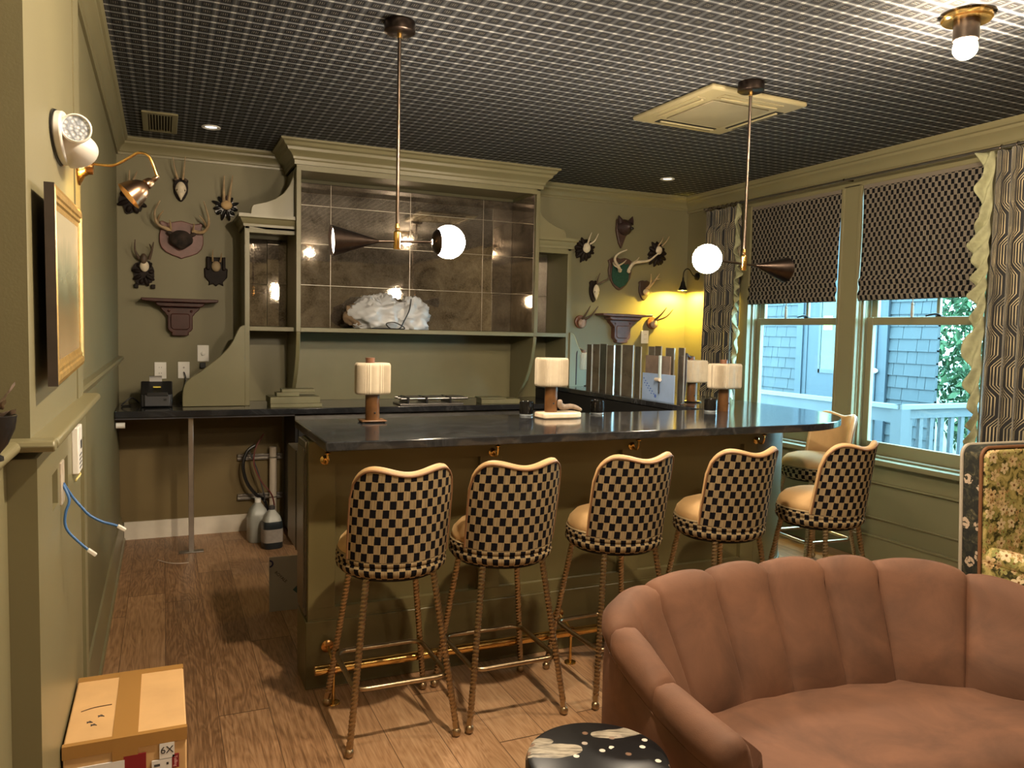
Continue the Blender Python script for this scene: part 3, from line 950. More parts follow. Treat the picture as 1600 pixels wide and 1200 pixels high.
def trophy(label, cx, cz, board, bm_, skull, antlers, am, lean=.04, thick=.022, extra=None, carve=0, name='antler_mount', group='antler mounts on the back wall', cat='trophy'):
    """board: outline round (cx,cz); skull: (dx,dz,w,h,mat,long); antlers: lists of (x,z) in wall coordinates, with base radius"""
    t = thing(name, label, cat, (cx, YB, cz), 0, group)
    if board:
        m = MB().prism(board, -thick, 0, 'y')
        if carve:
            W_ = max(x for x, z in board); H_ = max(z for x, z in board)
            for k in range(carve):
                a = -PI / 2 + 2 * PI * (k + .5) / carve
                big_ = 1.0 + .35 * math.cos(3 * a + carve)
                c_ = Vector((W_ * .72 * math.cos(a), -thick - .004, H_ * .76 * math.sin(a)))
                Ml = Matrix.Translation(c_) @ Matrix.Rotation(-a, 4, 'Y') @ Matrix.Rotation(.35, 4, 'Z')
                m.sphere((0, 0, 0), (W_ * .42 * big_, .012, H_ * .17), 12, 8, Ml)
        m.build('plaque', bm_, t, bevel=.006 if not carve else 0, angle=25, seg=3)
    y0 = -thick - .012
    if skull:
        dx, dz, w_, h_, sm, lg = skull
        m = skull_mesh(w_, h_, lg); m.xf(Matrix.Translation((dx, y0 - w_ * .10, dz)))
        sk = m.build('skull', sm, t)
        for s in (-1, 1):
            MB().sphere((dx + s * w_ * .30, y0 - w_ * .26, dz + (.02 if lg else .06) * h_), (w_ * .10, w_ * .08, h_ * .07), 10, 8).build('eye_socket', ANTLD, sk)
    for A in antlers:
        pts, r = A[0], A[1]
        n = len(pts)
        P = [Vector((x - cx, y0 - .012 - lean * (k / max(1, n - 1)) ** .8 - (A[2] if len(A) > 2 else 0), z - cz)) for k, (x, z) in enumerate(pts)]
        Q = spline(P, 6)
        N = len(Q)
        MB().tube(Q, [1.25 * r * (1 - .72 * (k / (N - 1)) ** 1.2) for k in range(N)], 9).build('antler', am, t)
    if extra: extra(t, y0)
    return t

def burr(xs, zs, m_):
    def f(t, y0):
        for x, z in zip(xs, zs):
            MB().sphere((x, y0 - .014, z), (.012, .012, .010), 12, 8).build('antler_burr', m_, t)
    return f

trophy('antler mount half hidden behind the brass picture lamp shade', -.186, 2.335, leafy(.165, .205, 6, 2, .16), DWOOD, (.0, .03, .05, .08, ANTLD, False),
       [([(-.198, 2.395), (-.201, 2.45), (-.198, 2.514)], .008), ([(-.170, 2.395), (-.176, 2.45), (-.151, 2.511)], .008)], ANTL, carve=8)
trophy('small pointed plaque with a whole white skull and thin upright antlers', .117, 2.425, pointed(.10, .165), DWOOD, (0, -.012, .072, .125, BONE, True),
       [([(.099, 2.49), (.080, 2.55), (.068, 2.628)], .0065), ([(.131, 2.49), (.138, 2.56), (.146, 2.640)], .0065)], ANTL, extra=burr((-.034, .030), (.062, .062), ANTLD))
trophy('black leaf-carved mount with tan skull cap and tall spiky antlers', .408, 2.327, leafy(.155, .155, 7, 3, .34), new_mat('ebonised_wood', (.010, .010, .011), .3)[0], (.005, .015, .075, .065, varied('tan_skull_cap', (.50, .34, .16), .6), False),
       [([(.395, 2.36), (.393, 2.45), (.395, 2.536)], .009), ([(.428, 2.36), (.437, 2.45), (.451, 2.542)], .009)], ANTL,
       carve=11, extra=lambda t, y0: [MB().box(s * .012 - .012, s * .012 + .012, y0 - .01, y0 + .012, .03, .085).build('velvet_pedicle', ANTLD, t, bevel=.005) for s in (-1.1, 1.2)])
def head(t, y0):
    def fn(q):
        if q.z < -.02: q.x *= 1 - .5 * min(1, (-q.z - .02) / .05)
        return q
    MB().sphere((-.004, y0 - .03, -.005), (.076, .05, .066), 28, 18, fn=fn).build('fur_scalp', FUR, t)
    for s in (-1, 1):
        MB().sphere((s * .07, y0 - .025, .035), (.026, .012, .014), 12, 8, Matrix.Rotation(-s * .4, 4, 'Y')).build('ear_stub', FUR, t)
trophy('large red-brown shield with a dark fur scalp and wide branching antlers', .120, 2.082, shield(.282, .262), MAHOGP, None,
       [([(.047, 2.142), (.005, 2.155), (-.029, 2.174), (-.045, 2.21), (-.045, 2.26), (-.014, 2.326)], .011), ([(-.033, 2.19), (-.02, 2.225), (.008, 2.262)], .007),
        ([(.052, 2.142), (.050, 2.175), (.044, 2.203)], .007), ([(.190, 2.144), (.24, 2.136), (.27, 2.148), (.292, 2.190), (.288, 2.25), (.259, 2.346)], .011),
        ([(.283, 2.175), (.26, 2.215), (.232, 2.245)], .007), ([(.192, 2.142), (.196, 2.17), (.197, 2.19)], .007)], ANTL, lean=.07, extra=head)
trophy('dark oval mount with small pale skull and forked antlers below the shield on its left', -.118, 1.842, leafy(.145, .18, 4, 5, .14), DWOOD, (.004, .045, .058, .075, BONE, False),
       [([(-.145, 1.935), (-.170, 1.99), (-.168, 2.059)], .0085), ([(-.085, 1.935), (-.068, 1.99), (-.055, 2.051)], .0085), ([(-.066, 2.0), (-.075, 2.022), (-.083, 2.035)], .005)], ANTLD,
       carve=9, extra=lambda t, y0: [MB().box(-.06 + s * .105, -.035 + s * .105, y0, y0 + .025, -.105, -.075).build('carved_scroll', DWOOD, t, bevel=.004) for s in (0, 1)] and MB().sphere((0, y0 - .02, .095), (.022, .02, .035), 12, 10).build('fur_tuft', ANTLD, t))
trophy('dark winged mount with a long skull cap right of the large shield', .343, 1.875, [(-.065, .105), (-.03, .10), (.03, .10), (.065, .105), (.058, .03), (.078, .02), (.075, -.04), (.045, -.075), (.05, -.10), (.02, -.085), (0, -.105), (-.02, -.085), (-.05, -.10), (-.045, -.075), (-.075, -.04), (-.078, .02), (-.058, .03)], DWOOD, (.0, .035, .062, .075, varied('brownish_skull', (.32, .24, .14), .6), False),
       [([(.320, 1.945), (.318, 1.98), (.320, 2.022)], .006), ([(.370, 1.945), (.374, 1.97), (.376, 2.001)], .006)], ANTL,
       extra=lambda t, y0: [MB().box(s - .010, s + .010, y0 - .008, y0 + .02, .01, .10).build('carved_branch', DWOOD, t, bevel=.005) for s in (-.052, .052)])
# right group
trophy('leaf-carved mount with white skull touching the right cabinet cornice', 3.302, 2.215, leafy(.18, .19, 8, 4, .22), DWOOD, (.01, .012, .072, .085, BONE, False),
       [([(3.319, 2.26), (3.322, 2.31), (3.333, 2.356)], .007), ([(3.340, 2.262), (3.375, 2.29), (3.399, 2.351)], .007)], ANTLP, carve=12)
t = thing('fox_head_carving', 'carved dark wooden fox head above the right-hand antler mounts', 'carving', (3.69, YB, 2.40))
m = MB().prism([(-.075, .10), (.05, .09), (.075, .02), (.02, -.05), (-.022, -.155), (-.05, -.11), (-.08, 0)], -.03, 0, 'y'); m.build('pointed_plaque', varied('fox_plaque', (.055, .028, .020), .5, amt=.3, scale=30), t, bevel=.008)
FOXW = varied('carved_fox_wood', (.032, .015, .014), .5, amt=.4, scale=40, bmp=.5, bscale=90)
def foxfn(q):
    k = max(0, -q.y) / .07
    q.x *= 1 - .55 * k; q.z *= 1 - .35 * k
    return q
MB().sphere((.0, -.035, .03), (.075, .085, .068), 24, 16, fn=foxfn).build('fox_face', FOXW, t)
for s in (-1, 1):
    MB().lathe([(.030, 0), (.022, .03), (.002, .068)], (s * .048, -.045, .065), 14, Matrix.Rotation(s * .35, 4, 'Y')).build('ear', FOXW, t)
MB().sphere((.022, -.118, .012), (.018, .014, .013), 12, 8).build('nose', BLACKP, t)
trophy('leafy carved mount with tiny skull nearest the window corner', 4.045, 2.218, leafy(.18, .20, 9, 6, .25), DWOOD, (.005, .035, .065, .075, BONE, False),
       [([(4.035, 2.29), (4.055, 2.33), (4.059, 2.368)], .006), ([(4.075, 2.29), (4.105, 2.33), (4.125, 2.377)], .006)], ANTL, carve=13)
def felt(t, y0):
    MB().prism([(x * .70, z * .80 - .012) for x, z in shield(.245, .28)], y0 + .004, y0 + .018, 'y').build('green_felt_panel', FELT, t, bevel=.003)
    for s in (-.02, .072): MB().sphere((s, y0 - .014, .025), (.018, .015, .016), 12, 8).build('antler_burr', ANTLP, t)
trophy('green felt shield with wide pale antlers in the middle of the right wall', 3.665, 2.025, pointed(.245, .285), varied('brown_shield_wood', (.075, .040, .026), .45, amt=.2), None,
       [([(3.648, 2.055), (3.610, 2.085), (3.562, 2.13), (3.556, 2.165), (3.585, 2.195), (3.645, 2.223)], .012), ([(3.612, 2.085), (3.635, 2.11), (3.640, 2.135)], .007),
        ([(3.58, 2.115), (3.556, 2.085), (3.600, 2.05)], .008),
        ([(3.734, 2.058), (3.765, 2.12), (3.83, 2.135), (3.90, 2.150), (3.96, 2.20), (4.005, 2.235)], .012), ([(3.765, 2.12), (3.772, 2.14), (3.770, 2.165)], .007)], ANTLP, lean=.11, extra=felt)
trophy('narrow dark shield with a long white skull left of the green felt shield', 3.408, 1.862, pointed(.088, .19), DWOOD, (.012, -.008, .062, .135, BONE, True),
       [([(3.424, 1.925), (3.415, 1.97), (3.427, 2.018)], .007), ([(3.440, 1.925), (3.475, 1.95), (3.512, 1.974), (3.538, 2.033)], .008)], ANTLD)
trophy('brown shield with short beige skull cap under the green felt shield on its right', 3.924, 1.892, pointed(.115, .18), varied('dark_brown_shield', (.045, .025, .018), .5), (.006, -.014, .062, .055, varied('beige_cap', (.55, .43, .26), .6), False),
       [([(3.925, 1.905), (3.945, 1.95), (3.930, 2.033)], .008), ([(3.945, 1.905), (3.99, 1.98), (4.019, 2.038)], .009), ([(3.985, 1.975), (4.0, 1.99), (4.035, 1.995)], .005)], ANTL, lean=.06)
CUP = varied('copper_toned_round_mount', (.20, .085, .05), .35, .3, amt=.3, scale=30)
trophy('round reddish mount with dark antlers left of the right wall bracket', 3.288, 1.597, ovalb(.115, .115), CUP, (0, -.012, .075, .075, varied('pinkish_skull', (.36, .25, .2), .5, amt=.25, scale=30), False),
       [([(3.285, 1.62), (3.300, 1.67), (3.318, 1.734)], .009), ([(3.310, 1.62), (3.355, 1.66), (3.394, 1.731)], .009)], ANTLD, lean=.08)
trophy('round reddish mount with curved antlers right of the right wall bracket', 4.025, 1.607, ovalb(.115, .115), CUP, (0, -.012, .075, .075, varied('pinkish_skull_cap', (.36, .25, .2), .5, amt=.25, scale=30), False),
       [([(4.025, 1.63), (4.06, 1.68), (4.094, 1.743)], .009), ([(4.045, 1.63), (4.12, 1.665), (4.164, 1.728)], .009)], ANTLD, lean=.08)

def bracket(cx, cz, s, label, mat_):
    t = thing('wall_bracket_shelf', label, 'wall shelf', (cx, YB, cz), 0, 'mahogany wall brackets')
    MB().prism([(-.245 * s, .0), (.245 * s, .0), (.24 * s, -.018), (.16 * s, -.024), (-.16 * s, -.024), (-.24 * s, -.018)], -.15, 0, 'y').build('shelf_top', mat_, t, bevel=.004)
    MB().prism([(-.158 * s, -.024), (.158 * s, -.024), (.150 * s, -.045), (.128 * s, -.055), (-.128 * s, -.055), (-.150 * s, -.045)], -.11, 0, 'y').build('moulding', mat_, t, bevel=.006)
    half = [(.128, -.055), (.118, -.075), (.096, -.095), (.088, -.112), (.080, -.115), (.080, -.205), (.068, -.222), (.052, -.230), (.056, -.246), (.04, -.254)]
    poly = [(x * s, z) for x, z in half] + [(-x * s, z) for x, z in half[::-1]]
    MB().prism(poly, -.06, 0, 'y').build('corbel', mat_, t, bevel=.006)
    MB().prism([(.055 * s, -.10), (.062 * s, -.115), (.062 * s, -.195), (.045 * s, -.212), (-.045 * s, -.212), (-.062 * s, -.195), (-.062 * s, -.115), (-.055 * s, -.10)], -.067, -.055, 'y').build('raised_panel', mat_, t, bevel=.006)
    for k in (-1, 1): MB().sphere((k * .072 * s, -.062, -.083), .009, 12, 8).build('rosette', mat_, t)
bracket(.108, 1.672, 1.0, 'mahogany scroll bracket shelf on the left part of the back wall', MAHOG)
bracket(3.685, 1.674, 1.04, 'mahogany scroll bracket shelf between two round mounts on the right', varied('mahogany_pinkish', (.105, .046, .038), .4, amt=.3, scale=18))

def outlet(x, z, kind, label):
    t = thing('wall_outlet', label, 'outlet', (x, YB, z), 0, 'white wall plates')
    MB().box(-.038, .038, -.007, 0, -.058, .058).build('cover_plate', WHITE, t, bevel=.003)
    if kind == 'duplex':
        for k in (-1, 1):
            f = MB().prism([(a, b + k * .02) for a, b in ovalb(.034, .028, 16)], -.010, -.006, 'y').build('socket', WHITE, t)
            for s in (-1, 1): MB().box(s * .007 - .001, s * .007 + .001, -.0106, -.009, k * .02 - .003, k * .02 + .006).build('slot', BLACKP, f, smooth=False)
    elif kind == 'dial':
        MB().lathe([(.016, .007), (.015, .018), (.012, .020)], (0, 0, 0), 20, Matrix.Rotation(PI / 2, 4, 'X')).build('dial', WHITE, t)
        MB().box(-.022, .016, -.03, 0, -.105, -.064).build('black_plug', BLACKP, t, bevel=.004)
    else:
        MB().lathe([(.006, .007), (.006, .012)], (0, 0, .018), 12, Matrix.Rotation(PI / 2, 4, 'X')).build('jack', STEELD, t)
        MB().tube(spline([(0, -.008, -.014), (.004, -.03, -.02), (.012, -.035, -.06), (.004, -.05, -.12), (-.01, -.08, -.16)], 6), .004, 8).build('plug_cord', BLACKP, t)
outlet(-.020, 1.175, 'duplex', 'white double outlet above the receipt printer')
outlet(.130, 1.178, 'cord', 'white outlet with a black cord plugged in')
outlet(.257, 1.297, 'dial', 'white dimmer plate with a round dial and black plug below')
outlet(3.955, 1.478, 'duplex', 'pale wall plate on the yellow lit wall right of the bracket')
t = thing('wall_outlet', 'small white wall plate low under the windows behind the stool legs', 'outlet', (XR, 3.915, .40), -PI / 2)
t.location = (4.380, 3.915, .215); t.rotation_euler = (0, 0, -PI / 2)
MB().box(-.038, .038, .0, .007, -.058, .058, Matrix.Rotation(PI, 4, 'Z')).build('cover_plate', WHITE, t, bevel=.003)

t = thing('corner_wall_lamp', 'small black swan-neck wall lamp in the right corner by the curtain', 'wall lamp', (XR, 5.80, 2.03))
MB().lathe([(.035, 0), (.033, .012), (.02, .018)], (0, 0, 0), 20, Matrix.Rotation(-PI / 2, 4, 'Y')).build('wall_plate', BLACKM, t)
MB().tube(spline([(-.015, 0, 0), (-.05, 0, .01), (-.09, 0, .055), (-.125, 0, .06), (-.15, 0, .03), (-.155, 0, -.02)], 6), .005, 8).build('swan_neck_arm', BLACKM, t)
MB().lathe([(.008, .0), (.010, -.03), (.018, -.045), (.022, -.07), (.042, -.115), (.041, -.116), (.02, -.07), (.01, -.04)], (-.155, 0, -.015), 24, closed=False).build('bell_shade', BLACKM, t)
MB().sphere((-.155, 0, -.119), .012, 12, 10).build('bulb', emit('corner_lamp_bulb', (1, .68, .09), 13000), t)

# ------------------------------------------------------------------ back bar cabinet
hb = thing('back_bar_cabinet', 'tall olive back bar cabinet with antique mirrors and deep cornice', 'cabinet', (1.745, YB, .955))
O = Vector((1.745, YB, .955))
def P(o, name, mat_, **kw):
    o.xf(Matrix.Translation(-O)); return o.build(name, mat_, hb, **kw)
HF, WF = 5.50, 5.58
m = MB()
for a, b in ((.83, .86), (2.63, 2.66)):
    m.box(a, b, HF, 5.955, 1.465, 2.60)
m.box(.83, 2.66, HF, HF + .02, 2.555, 2.60).box(.83, 2.66, HF, 5.955, 2.58, 2.60)
P(m, 'cabinet_frame', BARP, smooth=False, bevel=.002)
m = MB()
cp = [(0, 2.592), (.016, 2.592), (.018, 2.618), (.026, 2.626), (.030, 2.640), (.046, 2.662), (.066, 2.676), (.072, 2.694), (.088, 2.704), (.098, 2.722), (.116, 2.730), (.116, 2.743)]
n = len(cp); b = len(m.v)
for (x, y, sx, sy) in ((.83, 5.955, -1, 0), (.83, HF, -1, -1), (2.66, HF, 1, -1), (2.66, 5.955, 1, 0)):
    for d, z in cp: m.v.append(Vector((x + sx * d, y + sy * d, z)))
for k in range(3):
    for i in range(n - 1):
        m.face((b + k * n + i, b + k * n + i + 1, b + (k + 1) * n + i + 1, b + (k + 1) * n + i))
m.face([b + n * k + n - 1 for k in range(4)])
P(m, 'cornice', TRIM, angle=20)
P(MB().box(.535, .8295, WF + .001, 5.955, 1.465, 1.495).box(2.6605, 2.955, WF + .001, 5.955, 1.465, 1.495).box(.8605, 2.6295, HF + .001, 5.955, 1.465, 1.495), 'shelf', BARP, bevel=.002, smooth=False)
# mirror tiles, each very slightly out of plane
m = MB()
xs = [.862, 1.145, 1.757, 2.366, 2.628]; zs = [1.497, 1.81, 2.114, 2.393, 2.553]
q = random.Random(5)
def tile(m, x0, x1, z0, z1, y, tilt):
    a = len(m.v); g = .0015
    ax, az = q.uniform(-tilt, tilt), q.uniform(-tilt, tilt)
    m.box(x0 + g, x1 - g, y - .004, y, z0 + g, z1 - g)
    c = Vector(((x0 + x1) / 2, y, (z0 + z1) / 2))
    M = Matrix.Translation(c) @ Euler((ax, 0, az)).to_matrix().to_4x4() @ Matrix.Translation(-c)
    m.xf(M, a)
for i in range(4):
    for j in range(4): tile(m, xs[i], xs[i + 1], zs[j], zs[j + 1], 5.945, .004)
# mirrored right cheek of the centre bay
for j in range(4):
    a = len(m.v); m.box(2.623, 2.628, 5.53, 5.73, zs[j] + .0015, zs[j + 1] - .0015).box(2.623, 2.628, 5.733, 5.935, zs[j] + .0015, zs[j + 1] - .0015)
P(m, 'mirror_tiles', MIRROR, smooth=False)
P(MB().box(.862, 2.628, 5.946, 5.955, 1.497, 2.555), 'mirror_backing', BLACKG, smooth=False)
m = MB()
for x in xs[1:-1]: m.box(x - .0016, x + .0016, 5.938, 5.944, 1.497, 2.553)
for z in zs[1:-1]: m.box(.862, 2.626, 5.938, 5.944, z - .0014, z + .0014)
P(m, 'bevelled_seams', new_mat('mirror_bevel', (.30, .27, .22), .3, .6)[0], smooth=False)
for side in (0, 1):
    X = (lambda x: x) if side == 0 else (lambda x: 3.49 - x)
    def bx(m, x0, x1, *a): return m.box(min(X(x0), X(x1)), max(X(x0), X(x1)), *a)
    m = MB()
    bx(m, .505, .535, WF, 5.955, .955, 2.17); bx(m, .505, .83, WF, WF + .02, 2.125, 2.17); bx(m, .505, .83, WF, 5.955, 2.15, 2.17)
    P(m, 'side_bay_frame', BARP, bevel=.002, smooth=False)
    m = MB()
    wp = [(0, 2.165), (.010, 2.165), (.012, 2.182), (.022, 2.196), (.030, 2.216), (.042, 2.224), (.042, 2.246)]
    n = len(wp); b = len(m.v)
    for (x, y, sx, sy) in ((.505, 5.955, -1, 0), (.505, WF, -1, -1), (.828, WF, 0, -1)):
        for d, z in wp: m.v.append(Vector((X(x + sx * d), y + sy * d, z)))
    for k in range(2):
        for i in range(n - 1): m.face((b + k * n + i, b + k * n + i + 1, b + (k + 1) * n + i + 1, b + (k + 1) * n + i))
    m.face((b + n - 1, b + 2 * n - 1, b + 3 * n - 1)); m.v.append(Vector((X(.828), 5.955, 2.246))); m.face((b + n - 1, b + 3 * n - 1, len(m.v) - 1))
    P(m, 'side_bay_cornice', TRIM, angle=20)
    m = MB()
    for z0, z1 in ((1.497, 1.80), (1.80, 2.125)):
        for u0, u1 in ((.537, .69), (.69, .828)): tile(m, min(X(u0), X(u1)), max(X(u0), X(u1)), z0, z1, 5.945, .004)
    P(m, 'side_mirror_tiles', MIRROR, smooth=False)
    up = [(.842, 2.246), (.842, 2.585), (.835, 2.575), (.822, 2.53), (.795, 2.462), (.755, 2.405), (.70, 2.365), (.64, 2.338), (.590, 2.325), (.560, 2.315), (.548, 2.295), (.542, 2.246)]
    if side == 0: up = [(min(x, .829), z) for x, z in up]
    else: up = [(max(X(min(x, .829)), 2.661), z) for x, z in up]
    P(MB().prism(up, 5.60, 5.63, 'y'), 'upper_scroll', varied('lit_scroll_paint', (.40, .37, .28), .5, amt=.04) if False else TRIM, bevel=.004)
    lo = [(.505, .956), (.505, 1.502), (.488, 1.50), (.470, 1.488), (.452, 1.455), (.430, 1.40), (.395, 1.345), (.345, 1.29), (.285, 1.24), (.225, 1.19), (.165, 1.15), (.135, 1.12), (.118, 1.08), (.112, 1.03), (.112, .956)]
    P(MB().prism([(X(x), z) for x, z in lo], 5.565, 5.595, 'y'), 'lower_scroll', BARP, bevel=.004)
    br = [(5.505, 1.464), (5.515, 1.40), (5.545, 1.29), (5.595, 1.19), (5.655, 1.11), (5.72, 1.045), (5.78, 1.0), (5.82, .956), (5.945, .956), (5.945, 1.464)]
    a, c = sorted((X(.832), X(.860)))
    P(MB().prism(br, a, c, 'x'), 'shelf_bracket', BARP, bevel=.003)
P(MB().box(.535, 2.955, 5.945, 5.956, .956, 1.465), 'back_panel', BARP, smooth=False)

# plastic bag on the shelf, with the brown paper inside and a black cord
t = thing('plastic_bag', 'crumpled white plastic bag lying on the mirror shelf', 'bag', (1.52, 5.71, 1.495))
def crumple(base, amp, seed, fold=9):
    def f(q):
        d = q.normalized()
        p = d * 2.2 + Vector((seed, seed * .7, -seed))
        r = 1 + amp * mnoise.noise(p) - amp * .55 * max(0, 1 - abs(mnoise.noise(Vector((p.x * 3.0 + p.z * 2, p.y * 1.2, p.z * 5.0)))) * 5) * .35 + amp * .6 * (abs(mnoise.noise(p * 2.3)) - .25) + amp * .4 * (abs(mnoise.noise(p * 5.1)) - .2)
        q = q * r
        if q.z < -base: q.z = -base
        return q
    return f
BAGM = new_mat('thin_white_plastic', (.50, .51, .53), .30)[0]
m = MB().sphere((-.06, 0, .105), (.235, .12, .14), 64, 40, fn=crumple(.104, .30, 1.3))
m.sphere((.17, -.01, .085), (.16, .11, .15), 56, 36, fn=crumple(.084, .36, 4.1))
m.build('bag_body', BAGM, t, angle=60)
MB().sphere((-.235, .0, .10), (.085, .06, .085), 24, 16, fn=crumple(.1, .25, 2.2)).build('brown_paper_contents', varied('brown_paper', (.22, .15, .09), .8, amt=.3), t)
o = MB().tube(spline([(1.66, 5.565, 1.72), (1.645, 5.555, 1.64), (1.60, 5.53, 1.56), (1.56, 5.515, 1.502), (1.50, 5.525, 1.500), (1.47, 5.54, 1.535), (1.53, 5.53, 1.545), (1.60, 5.52, 1.502), (1.45, 5.52, 1.500), (1.36, 5.53, 1.500)], 7), .0045, 8).build('loose_cable', BLACKP)
tag(o, 'thin black cord looping over the plastic bag onto the shelf', 'cord')

# ------------------------------------------------------------------ back counter
t = thing('back_counter', 'long black stone back counter on a steel leg along the back wall', 'counter', (.16, 5.49, 0))
q0 = Vector((.16, 5.49, 0))
m = MB().box(-.275, 2.865, 5.33, 5.955, .915, .955); m.xf(Matrix.Translation(-q0)); m.build('stone_top', STONE, t, bevel=.004)
MB().box(-.016, .016, -.016, .016, .008, .905).build('support_leg', STEEL, t, bevel=.002)
MB().box(-.075, .075, -.03, .03, 0, .008).build('foot_plate', STEELD, t, bevel=.002)
m = MB().box(-.275, .80, 5.345, 5.36, .903, .915); m.xf(Matrix.Translation(-q0)); m.build('steel_apron', GREYP, t, smooth=False)
MB().cyl((-.43, -.12, .865), (-.38, -.12, .865), .018, n=16).build('pipe_stub', WHITE, t)
t = thing('under_counter_cooler', 'black under counter cooler with steel top edge beneath the back counter', 'cooler', (.81, 5.40, 0))
MB().box(0, 1.95, 0, .52, .04, .905).build('body', BLACKP, t, bevel=.004)
MB().box(-.005, 1.95, -.025, .0, .865, .905).build('top_edge', STEEL, t, bevel=.003)
for k in range(3):
    d = MB().box(.02 + k * .64, .63 + k * .64, -.025, 0, .10, .84).build('cooler_door', BLACKP, t, bevel=.004)
    MB().tube([(.10 + k * .64, -.03, .80), (.10 + k * .64, -.05, .80), (.55 + k * .64, -.05, .80), (.55 + k * .64, -.03, .80)], .007, 8).build('door_handle', STEEL, d)
t = thing('receipt_printer', 'black receipt printer with a curl of white paper on the back counter', 'printer', (-.045, 5.66, .955))
MB().prism([(-.10, 0), (.11, 0), (.11, .14), (.03, .165), (-.03, .12), (-.10, .085)], -.092, .098, 'x').build('body', BLACKP, t, bevel=.008)
MB().box(-.07, .085, -.118, -.10, .008, .085).build('front_panel', GREYP, t, bevel=.006)
MB().box(-.055, .07, -.122, -.112, .075, .10).build('paper_slot', BLACKP, t, bevel=.003)
MB().box(.045, .062, -.121, -.117, .045, .06).build('button', BLACKP, t, smooth=False)
MB().grid(lambda u, v: (-.04 + .075 * u, .03 - .05 * v, .155 + .045 * v + .01 * math.sin(3 * v)), 4, 8).build('paper_curl', PAPER, t)
MB().box(-.018, .028, -.045, -.02, .125, .133, Matrix.Rotation(0, 4, 'X')).build('yellow_label', YLW, t, smooth=False)
o = MB().tube(spline([(-.15, 5.70, .975), (-.19, 5.68, 1.01), (-.23, 5.66, .985), (-.25, 5.64, .962), (-.20, 5.70, .962)], 6), .005, 8).build('printer_cable', BLACKP); tag(o, 'black cable coiled beside the receipt printer in the corner', 'cable')
def boards(x, y, rz, dims, label, group, cat='board'):
    z = .955
    for k, (w_, d_, h_, dx, a) in enumerate(dims):
        o = MB().box(-w_ / 2, w_ / 2, -d_ / 2, d_ / 2, 0, h_).build('olive_board', OLIVEB, bevel=.003, smooth=False)
        o.location = (x + dx, y, z); o.rotation_euler = (0, 0, rz + a); z += h_ + .0005
        tag(o, label[k], cat, group)
boards(.82, 5.50, 0, [(.34, .20, .026, 0, 0), (.33, .20, .045, -.01, .03), (.15, .10, .026, -.05, .02), (.22, .10, .022, .02, -.03)],
       ['bottom olive board of the stack on the back counter', 'thick second olive board in the stack on the back counter', 'short olive block third in the stack on the back counter', 'top olive slat of the stack on the back counter'], 'stack of olive boards')
boards(2.33, 5.48, -.12, [(.30, .16, .035, 0, 0), (.20, .16, .010, -.06, .04)], ['olive board on the back counter left of the second lamp', 'thin dark-edged olive board on top left of the second lamp'], 'olive boards by the lamp')
t = thing('steel_rail_tray', 'low polished steel rail tray lying on the back counter', 'tray', (1.80, 5.50, .955))
MB().box(-.26, .22, -.10, .10, 0, .012).build('base', STEELD, t, bevel=.003)
for y in (-.08, .0, .08): MB().cyl((-.25, y, .045), (.26, y, .045), .010, n=12).build('rail', STEEL, t)
for x in (-.20, -.06, .12): MB().box(x - .008, x + .008, -.10, .10, .010, .058).build('clamp', BLACKP, t, bevel=.002)

# things under the counter
for z, lb in ((.545, 'upper galvanised steel strut rail on the wall under the counter'), (.253, 'lower galvanised steel strut rail on the wall under the counter')):
    o = MB().box(.485, .80, 5.925, 5.96, z - .02, z - .006).box(.485, .80, 5.925, 5.96, z + .006, z + .02).box(.485, .80, 5.945, 5.96, z - .02, z + .02).build('strut_rail', STEELD, smooth=False, bevel=.001)
    tag(o, lb, 'strut rail', 'strut rails')
t = thing('drain_pipe', 'short white plastic pipe standing against the strut rails', 'pipe', (.728, 5.895, 0))
MB().cyl((0, 0, 0), (0, 0, .62), .026, n=24).build('pipe', PVC, t)
for z in (.545, .253): MB().tube([(.029 * math.cos(a), .029 * math.sin(a), z) for a in [k * PI / 10 for k in range(20)]], .004, 6, closed=True).build('pipe_clamp', STEEL, t)
for nm, P_, r, mt, lb in (('black_hose', [(.60, 5.86, .64), (.545, 5.85, .60), (.515, 5.84, .50), (.54, 5.84, .38), (.60, 5.83, .29), (.66, 5.83, .24), (.68, 5.83, .12), (.63, 5.80, .012)], .012, BLACKP, 'looped black hose hanging under the counter'),
                          ('red_wire', [(.66, 5.87, .72), (.60, 5.84, .62), (.59, 5.83, .50), (.64, 5.82, .38), (.70, 5.78, .30), (.70, 5.6, .26), (.685, 5.48, .245)], .005, new_mat('dull_red_wire', (.16, .03, .025), .5)[0], 'thin dull red tube running down beside the white pipe'),
                          ('grey_tube', [(.55, 5.87, .62), (.60, 5.84, .50), (.63, 5.83, .40), (.655, 5.79, .28), (.64, 5.66, .275)], .005, GREYP, 'thin grey tube crossing the white pipe under the counter')):
    o = MB().tube(spline(P_, 7), r, 8).build(nm, mt); tag(o, lb, 'hose')
JUG = new_mat('frosted_jug_plastic', (.35, .36, .33), .35)[0]; LIQ = new_mat('dark_blue_liquid_band', (.018, .026, .032), .3)[0]
